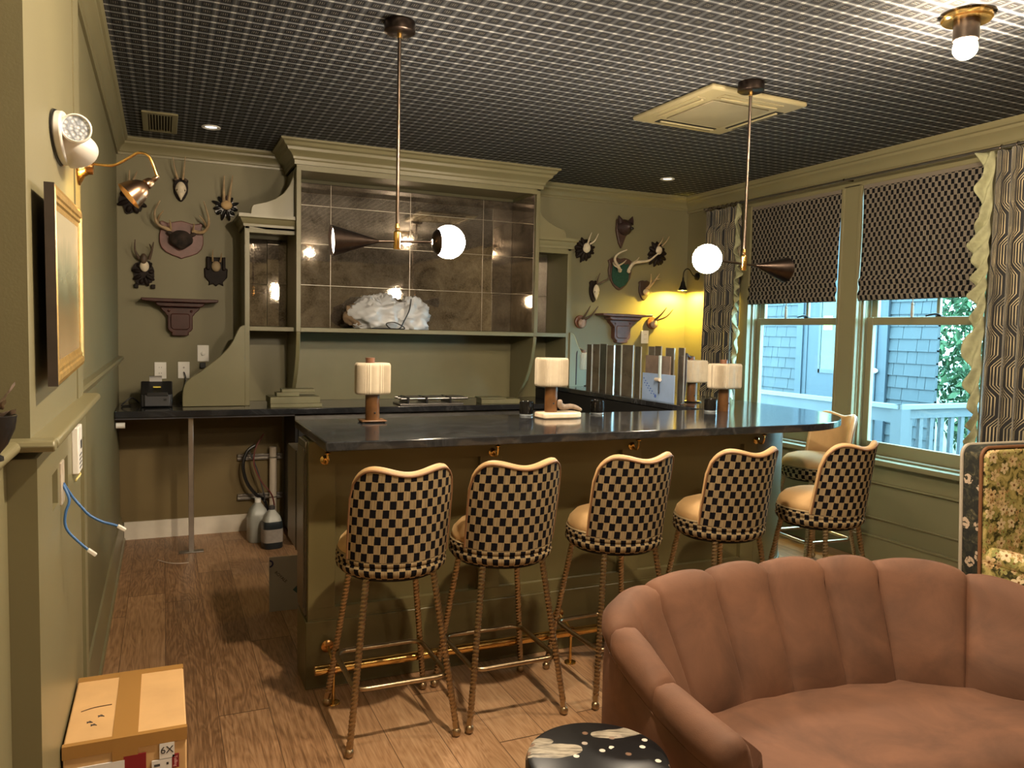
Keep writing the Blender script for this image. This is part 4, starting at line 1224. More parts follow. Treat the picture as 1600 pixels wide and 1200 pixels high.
def jug(loc, s, label, dark):
    t = thing('fluid_jug', label, 'jug', loc, R(8), 'fluid jugs')
    sq = lambda r, z: [(r * s * (abs(math.cos(a)) ** .55) * (1 if math.cos(a) > 0 else -1), r * s * (abs(math.sin(a)) ** .55) * (1 if math.sin(a) > 0 else -1), z * s) for a in [2 * PI * k / 32 for k in range(32)]]
    def rings(L, nm, mt):
        m = MB()
        for (r, z) in L: m.v += [Vector(p) for p in sq(r, z)]
        for i in range(len(L) - 1):
            for j in range(32): m.face((i * 32 + j, i * 32 + (j + 1) % 32, (i + 1) * 32 + (j + 1) % 32, (i + 1) * 32 + j))
        m.face(range(32)[::-1]); m.face([(len(L) - 1) * 32 + j for j in range(32)])
        return m.build(nm, mt, t, angle=50)
    rings([(.060, 0), (.066, .008), (.066, .165), (.060, .185)], 'body', LIQ if dark else JUG)
    rings([(.060, .185), (.050, .215), (.025, .25), (.018, .26)], 'shoulder', JUG)
    MB().cyl((0, 0, .26 * s), (0, 0, .285 * s), .02 * s, n=18).build('cap', WHITE if not dark else GREYP, t)
    if dark:
        rings([(.0672, .045), (.0672, .135)], 'label_band', PAPER if False else varied('jug_label', (.34, .31, .28), .6, amt=.1, scale=30))
jug((.665, 5.44, 0), 1.0, 'dark jug with a pale label under the back counter', True)
jug((.595, 5.64, 0), 1.05, 'clear jug standing behind the dark labelled jug', False)
t = thing('printed_panel', 'pale printed board leaning by the end of the bar', 'board', (.583, 4.18, 0), R(-2))
MB().box(-.084, .084, -.005, .005, 0, .285, Matrix.Rotation(R(-4), 4, 'X')).build('board', varied('grey_card_board', (.40, .37, .33), .6, amt=.05), t, smooth=False)
Mt = Matrix.Rotation(R(-4), 4, 'X') @ Matrix.Translation((-.025, -.0056, .178)) @ Matrix.Rotation(PI / 2, 4, 'X') @ Matrix.Rotation(R(-45), 4, 'Z')
text('printed_word', 'ROYALE', .022, Mt, INK, t)
m = MB().tube([(-.082 + .016 * math.cos(a), -.0062, .252 + .016 * math.sin(a)) for a in [-PI / 2 + k * PI / 12 for k in range(13)]], .004, 6); m.xf(Matrix.Rotation(R(-4), 4, 'X')); m.build('blue_ring_mark', new_mat('navy_print', (.02, .02, .10), .5)[0], t)
MB().prism([(.035, .105), (.057, .125), (.079, .105), (.057, .085)], -.0065, -.0055, 'y').xf(Matrix.Rotation(R(-4), 4, 'X')).build('teal_diamond_mark', new_mat('teal_print', (.05, .11, .13), .5)[0], t, smooth=False)
o = MB().tube(spline([(-.04, 5.355, .004), (.02, 5.27, .004), (.08, 5.235, .004), (.137, 5.233, .004)], 6), .003, 6).build('cable_scrap', new_mat('pale_scrap', (.6, .5, .42), .5)[0]); tag(o, 'thin pale scrap of cable on the floor by the steel leg', 'scrap')

# ------------------------------------------------------------------ bar
bar = thing('bar_counter', 'olive panelled L-shaped bar counter with a rounded corner', 'bar', (1.9, 3.3, 0))
BO = Vector((1.9, 3.3, 0))
def B(o, name, mat_, parent=None, **kw):
    o.xf(Matrix.Translation(-BO)); return o.build(name, mat_, parent or bar, **kw)
CXA, CYA = 2.85, 3.606
def outline(off, x0, x1in, yin, yend):
    """front face offset `off` outward from the die wall face (y 3.22, corner radius .386)"""
    r = .386 + off; yf = 3.22 - off
    arc = [(CXA + r * math.sin(a), CYA - r * math.cos(a)) for a in [k * PI / 2 / 18 for k in range(19)]]
    return [(x0, yf)] + arc + [(CXA + r, yend), (x1in, yend), (x1in, yin), (x0, yin)]
B(MB().prism(outline(-.014, .545, 2.90, 3.42, 5.945), .05, 1.03, 'z'), 'die_wall', BARF, angle=20)
B(MB().prism(outline(.022, .525, 2.92, 3.42, 5.945), 0, .285, 'z'), 'plinth', BARF, angle=20, bevel=.004)
B(MB().prism(outline(.016, .535, 2.95, 3.40, 5.945), .285, .293, 'z'), 'plinth_cap', BARF, angle=20)
def face_board(m, x0, x1, z0, z1): m.box(x0, x1, 3.206, 3.245, z0, z1)
m = MB()
face_board(m, .535, 2.85, .940, 1.03); face_board(m, .535, 2.85, .29, .335)
for x0, x1 in ((.535, .645), (1.285, 1.388), (2.023, 2.130), (2.765, 2.85)): face_board(m, x0, x1, .335, .940)
B(m, 'face_frame', BARF, bevel=.002, smooth=False)
m = MB()
arc = outline(.014, .5, 0, 0, 3.9)[1:21]
m.prism(arc + [(CXA + .37, 3.9)] + [(CXA + .37 * math.sin(a), CYA - .37 * math.cos(a)) for a in [k * PI / 2 / 18 for k in range(18, -1, -1)]], .29, 1.03, 'z')
B(m, 'curved_corner', BARF, angle=20)
B(MB().box(.527, .545, 3.24, 3.42, .30, 1.025).box(.522, .527, 3.255, 3.405, .33, 1.0), 'end_panel', varied('end_panel_satin', (.11, .098, .07), .28, .3), smooth=False)
B(MB().box(2.872, 2.90, 3.60, 5.945, .05, 1.03).box(.56, 2.90, 3.42, 3.43, .05, 1.03), 'inner_shade_sheet', BLACKG, smooth=False)  # near-black sheets paint in the shade on the bar's inner side
for x in (.599, 1.342, 2.073, 2.839):
    y = 3.206 if x < 2.8 else 3.204
    z = .955
    hk = MB().lathe([(.019, 0), (.019, .004), (.012, .008), (.008, .014)], (0, 0, 0), 20, Matrix.Rotation(PI / 2, 4, 'X'))
    hk.tube(spline([(0, -.008, 0), (0, -.03, -.012), (0, -.052, -.008), (0, -.062, .016), (0, -.060, .034)], 5), .0045, 8)
    hk.lathe([(.004, 0), (.013, .004), (.014, .007), (.004, .012)], (0, -.060, .030), 16)
    hk.xf(Matrix.Translation((x, y, z)))
    B(hk, 'purse_hook', BRASS)
ub = thing('under_bar_unit', 'dull steel under-bar unit whose side shows at the left end of the bar', 'bar unit', (1.7, 3.69, 0))
MB().box(-1.148, 1.15, -.255, .21, .47, .93).build('steel_body', varied('brownish_steel', (.16, .135, .11), .36, .85, amt=.25, scale=4), ub, bevel=.004)
MB().box(-1.150, 1.15, -.05, -.045, .47, .93).build('body_seam', BLACKM, ub, smooth=False)
for x in (-.55, .3, 1.1): MB().cyl((x, .15, 0), (x, .15, .47), .018, n=14).build('leg', STEELD, ub)
top = thing('worktop', 'polished black stone bar top with rounded corner', 'bar top', (1.9, 3.3, 1.035))
def top_outline():
    r = .69
    arc = [(2.85 + r * math.sin(a), 3.60 - r * math.cos(a)) for a in [k * PI / 2 / 30 for k in range(31)]]
    return [(.548, 2.91), (.56, 2.905)] + arc + [(3.54, 5.95), (2.87, 5.95), (2.87, 3.665), (.548, 3.665)]
m = MB().prism(top_outline(), 1.034, 1.07, 'z'); m.xf(Matrix.Translation((-1.9, -3.3, -1.035)))
m.build('stone_slab', STONE, top, bevel=.004, angle=25)
fr_ = thing('foot_rail', 'polished brass foot rail along the foot of the bar', 'foot rail', (1.7, 3.05, 0))
MB().cyl((-1.163, 0, .142), (1.20, 0, .142), .019, n=24).build('rail_tube', BRASS, fr_)
for x in (-1.09, -.02, 1.05):
    MB().cyl((x, 0, 0), (x, 0, .125), .0065, n=12).build('floor_post', BRASS, fr_)
    MB().lathe([(.028, 0), (.026, .005), (.010, .008)], (x, 0, 0), 24).build('post_flange', BRASS, fr_)
    MB().lathe([(.026, 0), (.026, .004), (.02, .008), (.007, .012)], (x, .128, .185), 24, Matrix.Rotation(PI / 2, 4, 'X')).build('wall_flange', COPPER, fr_)
    MB().tube([(x, .12, .185), (x, .03, .165), (x, 0, .150)], .006, 10).build('bracket_arm', BRASS, fr_)
    MB().tube([(x - .012 + .024 * k, .0, .142) for k in (0, 1)], .0225, 20).build('rail_collar', COPPER, fr_)

# lamps, stone, glasses, offcuts on the bar
def bar_lamp(loc, rz, label, w_=.076, d_=.050, base='square', tilt=0):
    t = thing('table_lamp', label, 'lamp', loc, rz, 'cordless pleated lamps on the bar')
    if base == 'square': MB().box(-.058, .058, -.045, .045, .004, .012).build('base_plate', WALN, t, bevel=.004); z0 = 0.004
    elif base == 'round': MB().lathe([(.060, .0), (.062, .004), (.058, .008)], n=32).build('base_plate', ROD, t); z0 = .006
    else: z0 = 0
    if base == 'square':
        for sx in (-1, 1):
            for sy in (-1, 1): MB().cyl((sx * .048, sy * .036, 0), (sx * .048, sy * .036, .004), .005, n=10).build('foot', BLACKP, t)
    MB().lathe([(.031, z0), (.032, z0 + .004), (.032, .150)], n=32).build('stem', WALN, t)
    MB().sphere((.004, -.0325, .045), (.005, .004, .005), 10, 8).build('switch', BLACKP, t)
    if base: MB().cyl((-.012, 0, .15), (-.012, 0, .293), .021, n=24).build('top_knob', varied('dark_walnut', (.15, .065, .035), .4, amt=.3), t)
    m = MB()
    npl = 56
    def sh(u, v):
        a = 2 * PI * u
        ce, se = math.cos(a), math.sin(a)
        e = .5
        x = w_ * (abs(ce) ** e) * (1 if ce >= 0 else -1); y = d_ * (abs(se) ** e) * (1 if se >= 0 else -1)
        k = 1 + .030 * math.cos(npl * a)
        z = .128 + .142 * v
        edge = min(v, 1 - v)
        k *= 1 - .07 * max(0, 1 - edge / .07) ** 2
        return (x * k, y * k, z)
    m.grid(sh, npl * 4, 14, closed=True)
    n0 = len(m.v) - npl * 4
    m.face(range(n0, n0 + npl * 4)); m.face(list(range(npl * 4))[::-1])
    o = m.build('pleated_shade', CREAMS, t, angle=80)
    if tilt: o.rotation_euler = (0, tilt, 0); o.location = (tilt * -.2, 0, .0)
    return t
bar_lamp((.868, 3.50, 1.07), 0, 'pleated lamp on a square wooden base at the left end of the bar')
t = thing('stone_block', 'cream stone block on the bar under the second lamp', 'stone block', (1.80, 3.47, 1.07), R(2))
MB().prism([(-.10, -.05), (.075, -.06), (.12, -.035), (.125, .03), (.10, .055), (-.105, .05)], 0, .030, 'z').build('stone_block', MARBLEW, t, bevel=.008, angle=50)
bar_lamp((1.765, 3.475, 1.10), R(-8), 'pleated lamp with a slanting shade standing on the cream stone block', .078, .052, None)
t = thing('driftwood', 'small grey driftwood branch on the cream stone block', 'branch', (1.845, 3.455, 1.10))
MB().tube(spline([(-.045, -.01, .060), (-.038, 0, .035), (-.015, 0, .024), (.02, 0, .028), (.05, -.005, .022), (.078, -.01, .008)], 6), [.010, .012, .014, .015, .016, .016, .017, .017, .017, .017, .017, .016, .016, .016, .015, .015, .014, .014, .014, .013, .013, .013, .012, .012, .011, .011, .010, .010, .009, .008, .006], 10).build('branch', varied('grey_driftwood', (.20, .15, .11), .75, amt=.3, scale=40), t)
bar_lamp((2.93, 3.585, 1.07), R(10), 'pleated lamp beside a black glass at the rounded bar corner', .100, .058, 'none', 0)
bar_lamp((3.105, 4.115, 1.07), R(-12), 'pleated lamp in front of the blue film on the bar return', .090, .055, 'round')
bar_lamp((3.15, 5.62, 1.07), R(5), 'farthest pleated lamp at the wall end of the bar return', .090, .055, 'round')
for P_, lb in (([(2.990, 4.05, 1.085), (3.0, 4.05, 1.20), (3.0, 4.05, 1.33), (3.012, 4.06, 1.372), (3.035, 4.09, 1.378), (3.06, 4.10, 1.362), (3.10, 4.11, 1.358)], 'dark strap hanging over the lamp in front of the blue film'),
               ([(3.05, 5.57, 1.08), (3.05, 5.57, 1.25), (3.052, 5.57, 1.34), (3.07, 5.58, 1.372), (3.10, 5.60, 1.372), (3.135, 5.61, 1.358), (3.15, 5.62, 1.358)], 'dark strap hanging over the farthest lamp')):
    o = MB().tube(spline(P_, 6), .008, 8).build('lamp_strap', varied('dark_leather_strap', (.03, .017, .014), .6)); tag(o, lb, 'strap', 'straps over the lamps')
o = MB().tube(spline([(2.90, 3.90, 1.076), (2.88, 3.86, 1.076), (2.90, 3.82, 1.080), (2.93, 3.84, 1.085), (2.91, 3.90, 1.078), (2.885, 3.93, 1.076), (2.93, 3.98, 1.076), (2.98, 4.03, 1.078)], 7), .0045, 8).build('coiled_cable', varied('brown_cord', (.06, .03, .02), .6)); tag(o, 'coiled brown cord at the foot of the strapped lamp', 'cord')
def tumbler(loc, label):
    t = thing('black_tumbler', label, 'glass', loc, 0, 'black glass tumblers on the bar')
    MB().lathe([(.033, .001), (.035, .006), (.035, .072), (.033, .073), (.031, .070), (.031, .012)], n=40, closed=False).build('tumbler', GLASSK, t)
    MB().lathe([(.034, 0), (.0358, .003), (.0355, .009)], n=32).build('clear_foot', new_mat('bright_glass_foot', (.5, .55, .58), .05, .6)[0], t)
    m = MB()
    for k in range(10):
        a = 2 * PI * k / 10
        m.box(-.004, .004, -.0362, -.0345, .014, .069, Matrix.Rotation(a, 4, 'Z'))
    m.build('facets', GLASSK, t, bevel=.001)
    return t
tb = tumbler((1.69, 3.60, 1.07), 'black glass tumbler left of the cream stone block')
dup(tb, (2.10, 3.59, 1.07), .4, 'black glass tumbler right of the cream stone block')
dup(tb, (2.815, 3.555, 1.07), .2, 'black glass tumbler left of the lamp at the rounded corner')
# mirror offcuts standing along the inner edge of the return
EDGE = new_mat('polished_glass_edge', (.55, .55, .52), .15, .5)[0]
STRIPM = varied('smoked_mirror', (.26, .225, .185), .12, .7, amt=.3, scale=9)
ys = [(5.216, 5.129), (5.104, 5.034), (5.016, 4.916), (4.898, 4.836), (4.801, 4.716), (4.691, 4.585), (4.549, 4.467), (4.413, 4.368), (4.353, 4.28), (4.216, 4.153), (4.091, 4.031)]
names = ['first and farthest', 'second', 'third', 'fourth', 'fifth', 'sixth', 'seventh', 'eighth', 'ninth', 'tenth', 'last and nearest']
for k, (a, b_) in enumerate(ys):
    t = thing('mirror_strip', '%s upright dark mirror strip counted from the back wall along the bar return' % names[k], 'mirror strip', (2.945 + (.03 if k > 6 else 0), (a + b_) / 2, 1.07), R((-9, 7, -6, 10, -8, 5, -9, 12, -6, 9, -8)[k]), 'mirror strips on the bar return')
    h_ = .345 + .004 * (k % 3); w_ = (a - b_) / 2 + .006
    MB().box(-.003, .003, -w_, w_, 0, h_).build('glass', STRIPM, t, smooth=False)
    MB().box(-.0035, .0035, -w_ - .004, -w_ + .002, 0, h_).box(-.0035, .0035, w_ - .002, w_ + .001, 0, h_).build('polished_edge', EDGE, t, smooth=False)
t = thing('film_covered_mirror', 'blue film covered panel leaning on the nearest mirror strips', 'mirror panel', (2.92, 4.235, 1.07))
MB().box(0, .008, -.180, .175, 0, .175).build('panel', varied('blue_protective_film', (.33, .46, .72), .35, amt=.08, scale=8), t, bevel=.001)
MB().box(.010, .018, -.115, .160, 0, .292).build('brown_panel', varied('brown_mirror_back', (.20, .15, .12), .4, amt=.25, scale=12), t, smooth=False)
Mt = Matrix.Translation((-.0008, .09, .10)) @ Matrix.Rotation(-PI / 2, 4, 'Z') @ Matrix.Rotation(PI / 2, 4, 'X') @ Matrix.Rotation(R(-42), 4, 'Z')
text('printed_line', 'MIRROR FILM', .020, Mt, new_mat('blue_print', (.08, .16, .55), .5)[0], t) if False else None
m = MB()
for k in range(7): m.box(-.0008, .0, .150 - k * .020, .163 - k * .020, .135 - k * .016, .143 - k * .016)
for k in range(5): m.box(-.0008, .0, .140 - k * .020, .152 - k * .020, .105 - k * .016, .112 - k * .016)
m.lathe([(.012, 0), (.012, .0009)], (-.0008, .02, .03), 12, Matrix.Rotation(PI / 2, 4, 'Y'))
m.build('printed_marks', new_mat('blue_print', (.08, .16, .55), .5)[0], t, smooth=False)
t = thing('spring_clamp', 'pale spring clamp gripping the blue film panel', 'clamp', (2.905, 4.20, 1.07))
MB().box(0, .012, -.012, .010, .135, .295).build('jaw', new_mat('pale_blue_plastic', (.50, .62, .66), .4)[0], t, bevel=.003)
MB().cyl((-.004, -.02, .140), (-.004, .03, .140), .012, n=16).build('spring', PVC, t)
MB().box(.0, .006, -.004, .004, .05, .135).build('screw', STEELD, t, smooth=False)
# ------------------------------------------------------------------ bar stools
def make_stool(label):
    t = thing('bar_stool', label, 'bar stool', (0, 0, 0), 0, 'checked bar stools')
    Z0 = .615
    MB().lathe([(.165, Z0 - .012), (.190, Z0 - .006), (.204, Z0 + .010), (.207, Z0 + .022), (.203, Z0 + .034), (.199, Z0 + .037), (.204, Z0 + .040), (.206, Z0 + .050), (.203, Z0 + .060), (.194, Z0 + .066), (.16, Z0 + .068)], n=56, uvr=.2064).build('seat_band', CHECK, t, angle=70)
    MB().lathe([(0, Z0 + .150), (.06, Z0 + .149), (.12, Z0 + .142), (.165, Z0 + .126), (.190, Z0 + .100), (.198, Z0 + .076), (.190, Z0 + .060)][::-1], n=56, closed=False).build('seat_cushion', SEATV, t, angle=80)
    MB().lathe([(.0, Z0 - .02), (.17, Z0 - .02), (.17, Z0 - .008)], n=40, closed=False).build('underside', BLACKM, t)
    # curved back
    HB = .332
    def top(a):
        d = .016 * (1 + math.cos(2 * PI * a * .62)) * .5
        c = 0
        if abs(a) > .62:
            k = (abs(a) - .62) / .38
            c = .105 * (1 - math.sqrt(max(0, 1 - k * k)))
        return HB - .020 * math.cos(PI * min(1, abs(a) / .62)) * (1 if abs(a) < .62 else 1) * (.5) - .010 - c if abs(a) < .62 else HB + .0 - c
    def P_(a, v, off):
        h_ = top(a) * v
        z = Z0 + .058 + h_
        k = h_ / HB
        r = .190 + off + .030 * k
        ph = a * (1.13 - .22 * k)
        return Vector((r * math.sin(ph), -r * math.cos(ph) - .010 * k + .02 * k * 0, z - .035 * (1 - k) * 0))
    NU, NV = 36, 18
    m = MB()
    m.grid(lambda u, v: P_(2 * u - 1, v, .016), NU, NV, uv=lambda u, v: ((2 * u - 1) * .208, top(2 * u - 1) * v))
    m.build('back_shell', CHECK, t, angle=80, recalc=False)
    MB().grid(lambda u, v: P_(1 - 2 * u, v, -.014 - .012 * math.sin(PI * v) * (1 - (2 * u - 1) ** 4)), NU, NV).build('inner_back', SEATV, t, angle=80, recalc=False)
    # welt along the whole edge
    E = [P_(-1, v / 10, 0) for v in range(0, 10)] + [P_(-1 + 2 * k / 40, 1, 0) for k in range(41)] + [P_(1, v / 10, 0) for v in range(9, -1, -1)]
    m = MB().tube(E, [.015] * len(E), 10)
    m.build('edge_welt', RIM, t, angle=80)
    E2 = [P_(-1, v / 10, .016) for v in range(0, 10)] + [P_(-1 + 2 * k / 40, 1, .016) for k in range(41)] + [P_(1, v / 10, .016) for v in range(9, -1, -1)]
    MB().tube(E2, .0045, 6).build('piping', varied('brown_piping', (.20, .10, .045), .5), t, angle=80)
    MB().lathe([(.196, Z0 + .061), (.203, Z0 + .066), (.196, Z0 + .071)], n=56, closed=False).build('seat_piping', CHECK, t)
    for sx in (-1, 1):
        for sy in (-1, 1):
            a = Vector((sx * .125, sy * .125, Z0 - .012)); b = Vector((sx * .198, sy * .205, .026))
            d = (b - a); L = d.length; d.normalize()
            e1 = d.orthogonal().normalized(); e2 = d.cross(e1)
            m = MB(); N = 160
            for i in range(N + 1):
                s = i / N
                tw = 2 * PI * min(s, .95) * L / .058
                for j in range(4):
                    th = PI / 2 * j + tw
                    rr_ = .0128
                    m.v.append(a + d * (L * s) + (e1 * math.cos(th) + e2 * math.sin(th)) * rr_)
            for i in range(N):
                for j in range(4):
                    j2 = (j + 1) % 4
                    m.face((i * 4 + j, i * 4 + j2, (i + 1) * 4 + j2, (i + 1) * 4 + j))
            m.sphere(b + Vector((0, 0, -.008)), (.0165, .0165, .018), 14, 10)
            m.build('leg', GOLDROD, t, angle=50)
    zr = .225
    k_ = (Z0 - .012 - zr) / (Z0 - .012 - .026)
    rx, ry = .125 + .073 * k_, .125 + .080 * k_
    rr = .045
    ring = []
    for cx, cy, a0 in ((rx - rr, ry - rr, 0), (-rx + rr, ry - rr, 90), (-rx + rr, -ry + rr, 180), (rx - rr, -ry + rr, 270)):
        for q_ in range(7):
            a = R(a0 + q_ * 15)
            ring.append((cx + rr * math.cos(a), cy + rr * math.sin(a), zr))
    MB().tube(ring, .0095, 10, closed=True).build('foot_ring', GOLDROD, t, angle=80)
    return t
st = make_stool('checked bar stool nearest the left end of the bar')
st.location = (.78, 2.83, 0)
for (x, y, rz, lb) in ((1.228, 2.832, 0, 'second checked bar stool from the left end of the bar'),
                       (1.752, 2.828, R(2), 'third checked bar stool from the left, behind the left end of the sofa'),
                       (2.31, 2.83, R(2), 'fourth checked bar stool from the left, its legs partly behind the sofa'),
                       (2.93, 2.84, R(9), 'fifth checked bar stool, in front of the rounded bar corner'),
                       (3.83, 3.78, R(86), 'bar stool on the window side, its brown velvet front facing the bar')):
    dup(st, (x, y, 0), rz, lb)

# ------------------------------------------------------------------ velvet sofa
sofa = thing('velvet_sofa', 'copper brown velvet loveseat with a channelled curved back', 'sofa', (1.8, 1.6, 0))
SO = Vector((1.8, 1.6, 0))
ctrl = [(1.180, 1.375, .585), (1.168, 1.47, .600), (1.152, 1.60, .640), (1.142, 1.72, .692), (1.172, 1.83, .730), (1.30, 1.915, .748), (1.50, 1.955, .755), (1.75, 1.962, .757), (2.02, 1.925, .755), (2.25, 1.845, .750), (2.41, 1.72, .738), (2.505, 1.57, .705), (2.545, 1.43, .662), (2.54, 1.30, .622), (2.515, 1.18, .592)]
ridge = spline(ctrl, 28)
NR = len(ridge)
tan_ = []
for i in range(NR):
    d = ridge[min(i + 1, NR - 1)] - ridge[max(i - 1, 0)]
    d.z = 0
    tan_.append(d.normalized())
def near(x, y): return min(range(NR), key=lambda i: (ridge[i].x - x) ** 2 + (ridge[i].y - y) ** 2)
seams = [0, near(1.155, 1.585), near(1.075, 1.78), near(1.335, 1.925), near(1.578, 1.962), near(1.79, 1.96), near(2.0, 1.93), near(2.19, 1.87), near(2.42, 1.70), near(2.54, 1.45), NR - 1]
def lobe(i):
    for a, b in zip(seams, seams[1:]):
        if a <= i <= b:
            w_ = (i - a) / max(1, b - a)
            if a == 0: w_ = .5 + .5 * w_
            if b == NR - 1: w_ = .5 * w_
            return (1 - abs(2 * w_ - 1) ** 2.2) ** .5 if True else 0
    return 0
# cross-section: (offset outward, height relative) -> list through outside, roll, inside
def section(i):
    p = ridge[i]; t_ = tan_[i]
    out = Vector((-t_.y, t_.x, 0))     # left of travel is outward (path runs left arm -> back -> right arm)
    f = i / (NR - 1)
    z = p.z
    arm = max(0, 1 - min(f, 1 - f) / .23)      # 1 at the arm fronts, 0 along the back
    lb = lobe(i)
    e = .034 * (lb - .55) * (1 - .55 * min(1, max(0, 1 - min(f, 1 - f) / .2)))
    thick = .040
    ins = .125 * (1 - arm) + .045 * arm         # how far the inside slopes in at the seat
    S_ = [(.030, .06), (.048, .22), (.050, z - .16), (.047, z - .10), (.044, z - .085), (.052 + .4 * e, z - .06), (.050 + .5 * e, z - .028), (.034, z - .010 + .6 * e), (.010, z + e - .003), (-.016, z - .006 + e), (-.040 - .7 * e, z - .030), (-.052 - e, z - .070), (-.060 - e - ins * .25, z - .14), (-.062 - e - ins * .62, .52), (-.062 - e * .8 - ins * .92, .44), (-.062 - ins, .38)]
    return [Vector((p.x, p.y, 0)) + out * o + Vector((0, 0, zz)) for o, zz in S_]
secs = [section(i) for i in range(NR)]
ns = len(secs[0])
m = MB()
for s_ in secs: m.v += [v - SO for v in s_]
for i in range(NR - 1):
    for j in range(4): m.face((i * ns + j, i * ns + j + 1, (i + 1) * ns + j + 1, (i + 1) * ns + j))
m.build('outer_shell', SOFAV, sofa, angle=80, recalc=False)
m = MB()
for s_ in secs: m.v += [v - SO for v in s_]
for i in range(NR - 1):
    for j in range(4, ns - 1): m.face((i * ns + j, i * ns + j + 1, (i + 1) * ns + j + 1, (i + 1) * ns + j))
m.build('channelled_back', SOFAV, sofa, angle=44, recalc=False)
# rolled arm fronts: the section closes forward in a soft half round
for i0, sg in ((0, -1), (NR - 1, 1)):
    t_ = tan_[i0] * sg
    out = Vector((-tan_[i0].y, tan_[i0].x, 0))
    p = ridge[i0]; base = Vector((p.x, p.y, 0))
    sec = [v.copy() for v in secs[i0]]
    sec.append(Vector((sec[-1].x, sec[-1].y, .08)))
    m = MB(); n = len(sec); K = 7
    for k in range(K + 1):
        c_ = math.cos(k * PI / 2 / K); s_ = math.sin(k * PI / 2 / K)
        for v in sec:
            o_ = (v - base).dot(out)
            mid = -.012 if v.z > .5 else -.03
            z_ = v.z - (.030 * (1 - c_) * max(0, min(1, (v.z - .40) / .15)))
            m.v.append(base + out * (mid + (o_ - mid) * (.12 + .88 * c_)) + t_ * (.040 * s_) + Vector((0, 0, z_)) - SO)
    for k in range(K):
        for j in range(n - 1):
            m.face((k * n + j, k * n + j + 1, (k + 1) * n + j + 1, (k + 1) * n + j))
    m.face([K * n + j for j in range(n)])
    m.build('arm_front', SOFAV, sofa, angle=85)
# outside piping under the roll
E = [secs[i][4] - SO for i in range(2, NR - 2)]
MB().tube(E, .0035, 6).build('arm_piping', SOFAV, sofa)
# seat
a0, a1 = 3, NR - 4
back_ = [secs[int(a0 + (a1 - a0) * k / 48)][-2] for k in range(49)]
fr0, fr1 = Vector((1.235, 1.35, 0)), Vector((2.46, 1.165, 0))
def seat(u, v):
    b_ = back_[min(48, int(round(u * 48)))]
    f_ = fr0.lerp(fr1, u) + Vector((-.06, -.05, 0)) * 0 + Vector((-.14, -.99, 0)) * (.030 * math.sin(PI * u))
    p = Vector((b_.x, b_.y, 0)).lerp(f_, v)
    e = min(u, 1 - u, v, 1 - v)
    z = .405 + .022 * min(1, e / .12) ** .5 + .010 * math.sin(PI * u) * math.sin(PI * v)
    if v > .93: z -= .016 * ((v - .93) / .07) ** 2
    return Vector((p.x, p.y, z)) - SO
m = MB().grid(seat, 48, 24)
m.build('seat_cushion', SOFAV, sofa, angle=80)
FR = [seat(k / 40, 1) + SO for k in range(41)]
MB().tube([p - SO + Vector((0, 0, .002)) for p in FR], .005, 8).build('seat_piping', SOFAV, sofa)
m = MB().grid(lambda u, v: (lambda p: Vector((p.x, p.y, .06 + (p.z - .06) * v)) - SO + Vector((-.14, -.99, 0)) * (.012 * math.sin(PI * v)))(FR[int(round(u * 40))]), 40, 8)
m.build('front_rail', SOFAV, sofa, angle=80)
for x, y in ((1.24, 1.45), (1.22, 1.80), (2.34, 1.30), (2.40, 1.62)):
    MB().cyl((x - 1.8, y - 1.6, 0), (x - 1.8, y - 1.6, .08), .016, .022, 14).build('leg', DWOOD, sofa)

# ------------------------------------------------------------------ tapestry armchair behind the sofa
ch = thing('tapestry_armchair', 'high-backed armchair in floral tapestry behind the sofa at the right edge', 'armchair', (3.635, 2.27, 0), R(-3))
def rrect(w_, z0, z1, r, n=8, flare=0):
    P_ = [(-w_ / 2 + flare, z0)]
    P_ += [(-w_ / 2 + r - r * math.cos(k * PI / 2 / n), z1 - r + r * math.sin(k * PI / 2 / n)) for k in range(n + 1)]
    P_ += [(w_ / 2 - r + r * math.sin(k * PI / 2 / n), z1 - r + r * math.cos(k * PI / 2 / n)) for k in range(n + 1)]
    P_ += [(w_ / 2 - flare, z0)]
    return P_
def backpoly(w_, z0, z1, r):
    return [( x * (1 - .10 * (1 - (z - z0) / (z1 - z0)) ** 1.3), z) for x, z in rrect(w_, z0, z1, r)]
bp = backpoly(.70, .40, 1.03, .045)
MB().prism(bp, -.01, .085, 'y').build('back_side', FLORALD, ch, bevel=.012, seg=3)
MB().prism(backpoly(.682, .40, 1.02, .04), -.032, -.008, 'y').build('back_cushion', FLORAL, ch, bevel=.014, seg=4)
PIP = varied('rust_piping', (.20, .085, .035), .6, amt=.1)
MB().tube([(x, -.010, z) for x, z in bp], .0075, 8).build('front_piping', PIP, ch)
MB().tube([(x, .085, z) for x, z in bp], .0080, 8).build('rear_piping', varied('pale_piping', (.45, .40, .32), .6, amt=.1), ch)
MB().box(-.28, .28, -.56, -.02, .30, .45).build('seat_cushion', FLORAL, ch, bevel=.03, seg=4)
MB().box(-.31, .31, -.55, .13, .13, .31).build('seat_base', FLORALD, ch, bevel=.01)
for s in (-1, 1):
    ar = MB()
    x = s * .285
    ar.tube(spline([(x, -.03, .545), (x, -.15, .548), (x, -.40, .535), (x, -.54, .505)], 6), [.030] + [.042] * 17 + [.036], 14)
    ar.box(x - .04, x + .04, -.54, -.03, .14, .52)
    a_ = ar.build('arm', FLORAL, ch)
    MB().tube(spline([(x + .03, -.035, .575), (x + .03, -.15, .580), (x + .03, -.40, .566), (x + .03, -.54, .535)], 6), .006, 8).build('arm_piping', RIM, a_)
    for y in (-.5, .08): MB().cyl((s * .27, y, 0), (s * .27, y, .13), .016, .024, 14).build('leg', DWOOD, ch)

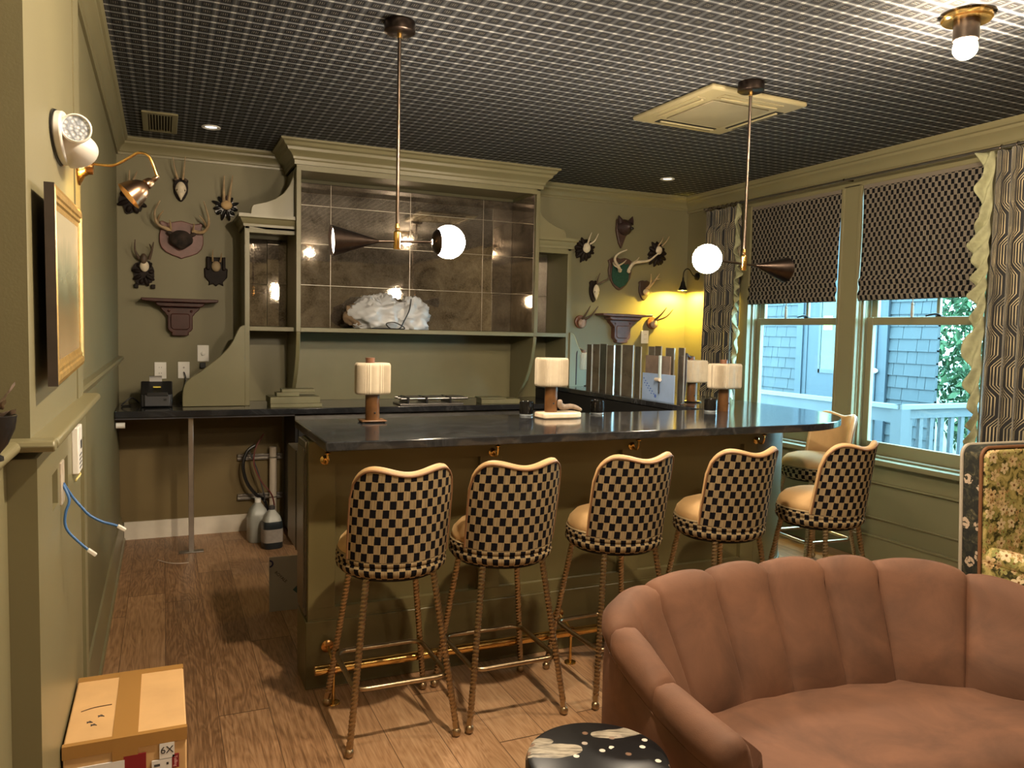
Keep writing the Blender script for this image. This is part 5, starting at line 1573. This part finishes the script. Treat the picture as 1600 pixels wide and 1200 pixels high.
# ------------------------------------------------------------------ side table and box
t = thing('side_table', 'round black terrazzo side table by the left arm of the sofa', 'side table', (.915, 1.515, 0))
MB().lathe([(.0, .46), (.150, .46), (.162, .466), (.168, .480), (.168, .498), (.163, .511), (.152, .516), (0, .516)], n=64, closed=False).build('top', TERR, t)
MB().lathe([(.03, .03), (.028, .10), (.028, .46)], n=28).build('pedestal', BLACKM, t)
MB().lathe([(0, 0), (.13, 0), (.13, .012), (.04, .03), (0, .03)], n=44, closed=False).build('base', BLACKM, t)

bx = thing('cardboard_box', 'taped cardboard box marked 6X at the bottom left', 'box', (-.086, 2.185, 0), R(0))
BW, BD, BH = .1315, .193, .52
MB().prism([(-BW, -BD + .002), (BW, -BD + .004), (BW, BD), (-BW, BD - .01)], 0, BH, 'z').build('carton', CARD, bx, bevel=.004)
MB().box(-.030, .025, -BD - .0015, BD + .001, BH - .06, BH + .0012).build('centre_tape', TAPE, bx, smooth=False)
MB().box(-BW - .001, BW + .001, -BD - .0012, -BD + .014, BH - .030, BH + .0008).build('edge_tape', TAPE, bx, smooth=False)
MB().box(-BW, BW, BD - .03, BD + .0008, BH - .04, BH + .0008).build('edge_tape', TAPE, bx, smooth=False)
def lab(x0, x1, z0, z1, nm, mt, d=.0022): return MB().box(x0 + .086, x1 + .086, -BD - d, -BD + .002, z0, z1).build(nm, mt, bx, smooth=False)
Mf = lambda x, z, d=.0026: Matrix.Translation((x + .086, -BD - d, z)) @ Matrix.Rotation(PI / 2, 4, 'X')
lab(-.015, .018, .452, .489, 'quantity_label', PAPER)
text('quantity_text', '6X', .024, Mf(.0015, .472), INK, bx)
lab(-.032, .012, .395, .450, 'shipping_label', PAPER)
for k in range(4): lab(-.027, -.014, .402 + k * .011, .408 + k * .011, 'label_bar', GREYP, .0026)
lab(.000, .005, .436, .442, 'label_mark', INK, .0026)
lab(.013, .028, .425, .458, 'red_tag', REDP)
text('tag_text', 'Tolling', .010, Mf(.0205, .4415) @ Matrix.Rotation(-PI / 2, 4, 'Z'), PINKP, bx)
lab(-.092, -.044, .36, .474, 'red_print', REDP, .0016)
lab(-.195, -.090, .34, .466, 'address_label', PAPER, .0022)
for k, w_ in enumerate((.03, .05, .042)): lab(-.150, -.150 + w_, .450 - k * .016, .4525 - k * .016, 'handwriting', INK, .0026)
m = MB()
for (x, y), s in (((-.062, -.060), .55), ((-.085, -.085), .5), ((-.075, -.103), .5)):
    pts = [(x + .018 * s * math.sin(k * 1.9) * (1 - k / 14), y + .012 * s * math.cos(k * 2.6), BH + .0008) for k in range(9)]
    m.tube(spline(pts, 3), .0006, 4)
m.build('scribble', INK, bx, smooth=False)
o = MB().tube(spline([(-.108, -.02, BH + .0008), (-.08, -.008, BH + .0012), (-.04, -.004, BH + .0008)], 5), .0012, 5).build('tear_crease', new_mat('crease', (.10, .05, .02), .8)[0], bx)

# ------------------------------------------------------------------ blinds and curtains
for i, (y0, y1) in enumerate(W):
    t = thing('roman_blind', ('checked blind lowered over the window beside the right pendant', 'checked blind lowered over the window beside the big curtain')[i], 'blind', (4.372, (y0 + y1) / 2, 2.545), 0, 'checked blinds')
    hw = (y1 - y0) / 2 - .012
    ZB = -.785
    def bl(u, v, hw=hw):
        y = hw - 2 * hw * u
        z = ZB * v
        x = .006 * math.sin(v * 3.1 + u * 2) + .004 * math.sin(u * 9 + v * 4)
        if v > .80: x -= .014 * (.5 + .5 * math.sin((v - .80) * 52)) * 1.0
        return (x, y, z)
    m = MB().grid(bl, 40, 70, uv=lambda u, v, hw=hw: (2 * hw * u, -.785 * v))
    o = m.build('fabric', CHECKB, t, angle=80)
    sd = o.modifiers.new('thick', 'SOLIDIFY'); sd.thickness = .006; sd.offset = 0
    MB().box(-.004, .02, -hw, hw, -.025, .0).build('head_rail', CHECKB, t, smooth=False)
    m = MB().cyl((-.012, .02, ZB + .005), (-.012, .02, ZB - .025), .003, n=8)
    m.sphere((-.012, .02, ZB - .032), (.010, .010, .010), 12, 8)
    m.lathe([(.004, -.035), (.009, -.045), (.010, -.10), (.008, -.115), (.003, -.117)], (-.012, .02, ZB), 16)
    m.build('tassel', varied('grey_tassel', (.32, .30, .25), .8, amt=.1, scale=60), t)
    MB().tube([(-.014, .02 + .014 * math.cos(a), ZB + .028 + .014 * math.sin(a)) for a in [k * PI / 8 for k in range(16)]], .003, 6, closed=True).build('rosette', varied('rosette_cord', (.22, .2, .17), .8), t)

rod_ = thing('curtain_rod', 'slim dark curtain rod above both windows', 'curtain rod', (4.29, 4.0, 2.585))
MB().cyl((0, -3.0, 0), (0, 1.57, 0), .009, n=16).build('rod', STEELD, rod_)
MB().cyl((0, 1.57, 0), (0, 1.60, 0), .014, n=16).build('finial', STEELD, rod_)
for y in (1.50, .075, -1.45): MB().cyl((.10, y, .005), (-.01, y, .005), .007, n=12).build('rod_bracket', BRONZE, rod_)
def curtain(label, ya, yb, x, nf, ruffle_at, group='meander line curtains', amp=.035):
    t = thing('curtain', label, 'curtain', (x, (ya + yb) / 2, 0), 0, group)
    yc = (ya + yb) / 2; wd = yb - ya
    full = wd * 2.1
    def c(u, v):
        z = .03 + 2.53 * v
        ph = 2 * PI * nf * u
        a = amp * (1 - .35 * v)
        xx = a * math.sin(ph) + .012 * math.sin(ph * .37 + 3 * (1 - v))
        yy = wd * (u - .5) + .010 * math.sin(2 * ph + v * 2)
        return (xx, yy, z)
    m = MB().grid(c, nf * 16, 40, uv=lambda u, v: (u * full, 2.53 * v))
    o = m.build('cloth', CURT, t, angle=80)
    sd = o.modifiers.new('thick', 'SOLIDIFY'); sd.thickness = .004
    u0 = 0.0 if ruffle_at == 'lo' else 1.0
    s = -1 if ruffle_at == 'lo' else 1
    def rf(u, v):
        b = Vector(c(u0, v))
        k = .5 + .5 * math.sin(v * 26)
        g = .040 * math.sin(v * 120 + 3 * math.sin(v * 17) + 7 * u) * (.3 + u)
        return (b.x - .020 - .03 * u + g * .6, b.y + s * u * (.25 + .75 * min(1, max(0, (v - .30) / .25))) * (.050 + .034 * k + .016 * math.sin(v * 57) + .008 * math.sin(v * 131)), b.z)
    m = MB().grid(rf, 8, 160)
    o = m.build('ruffled_edge', RUFF, t, angle=80)
    sd = o.modifiers.new('thick', 'SOLIDIFY'); sd.thickness = .003
    n = nf
    for k in range(n + 1):
        y = wd * (k / n - .5)
        MB().tube([(-.0 + (4.29 - x) + .016 * math.cos(a), y, 2.580 + .018 * math.sin(a)) for a in [j * PI / 8 for j in range(16)]], .0025, 6, closed=True).build('ring', BRONZE, t)
    return t
curtain('meander patterned curtain with pale ruffle in the far right corner', 5.13, 5.53, 4.275, 7, 'lo', amp=.030)
curtain('large meander patterned curtain with pale ruffle at the right edge', 2.13, 2.965, 4.26, 9, 'hi', amp=.045)
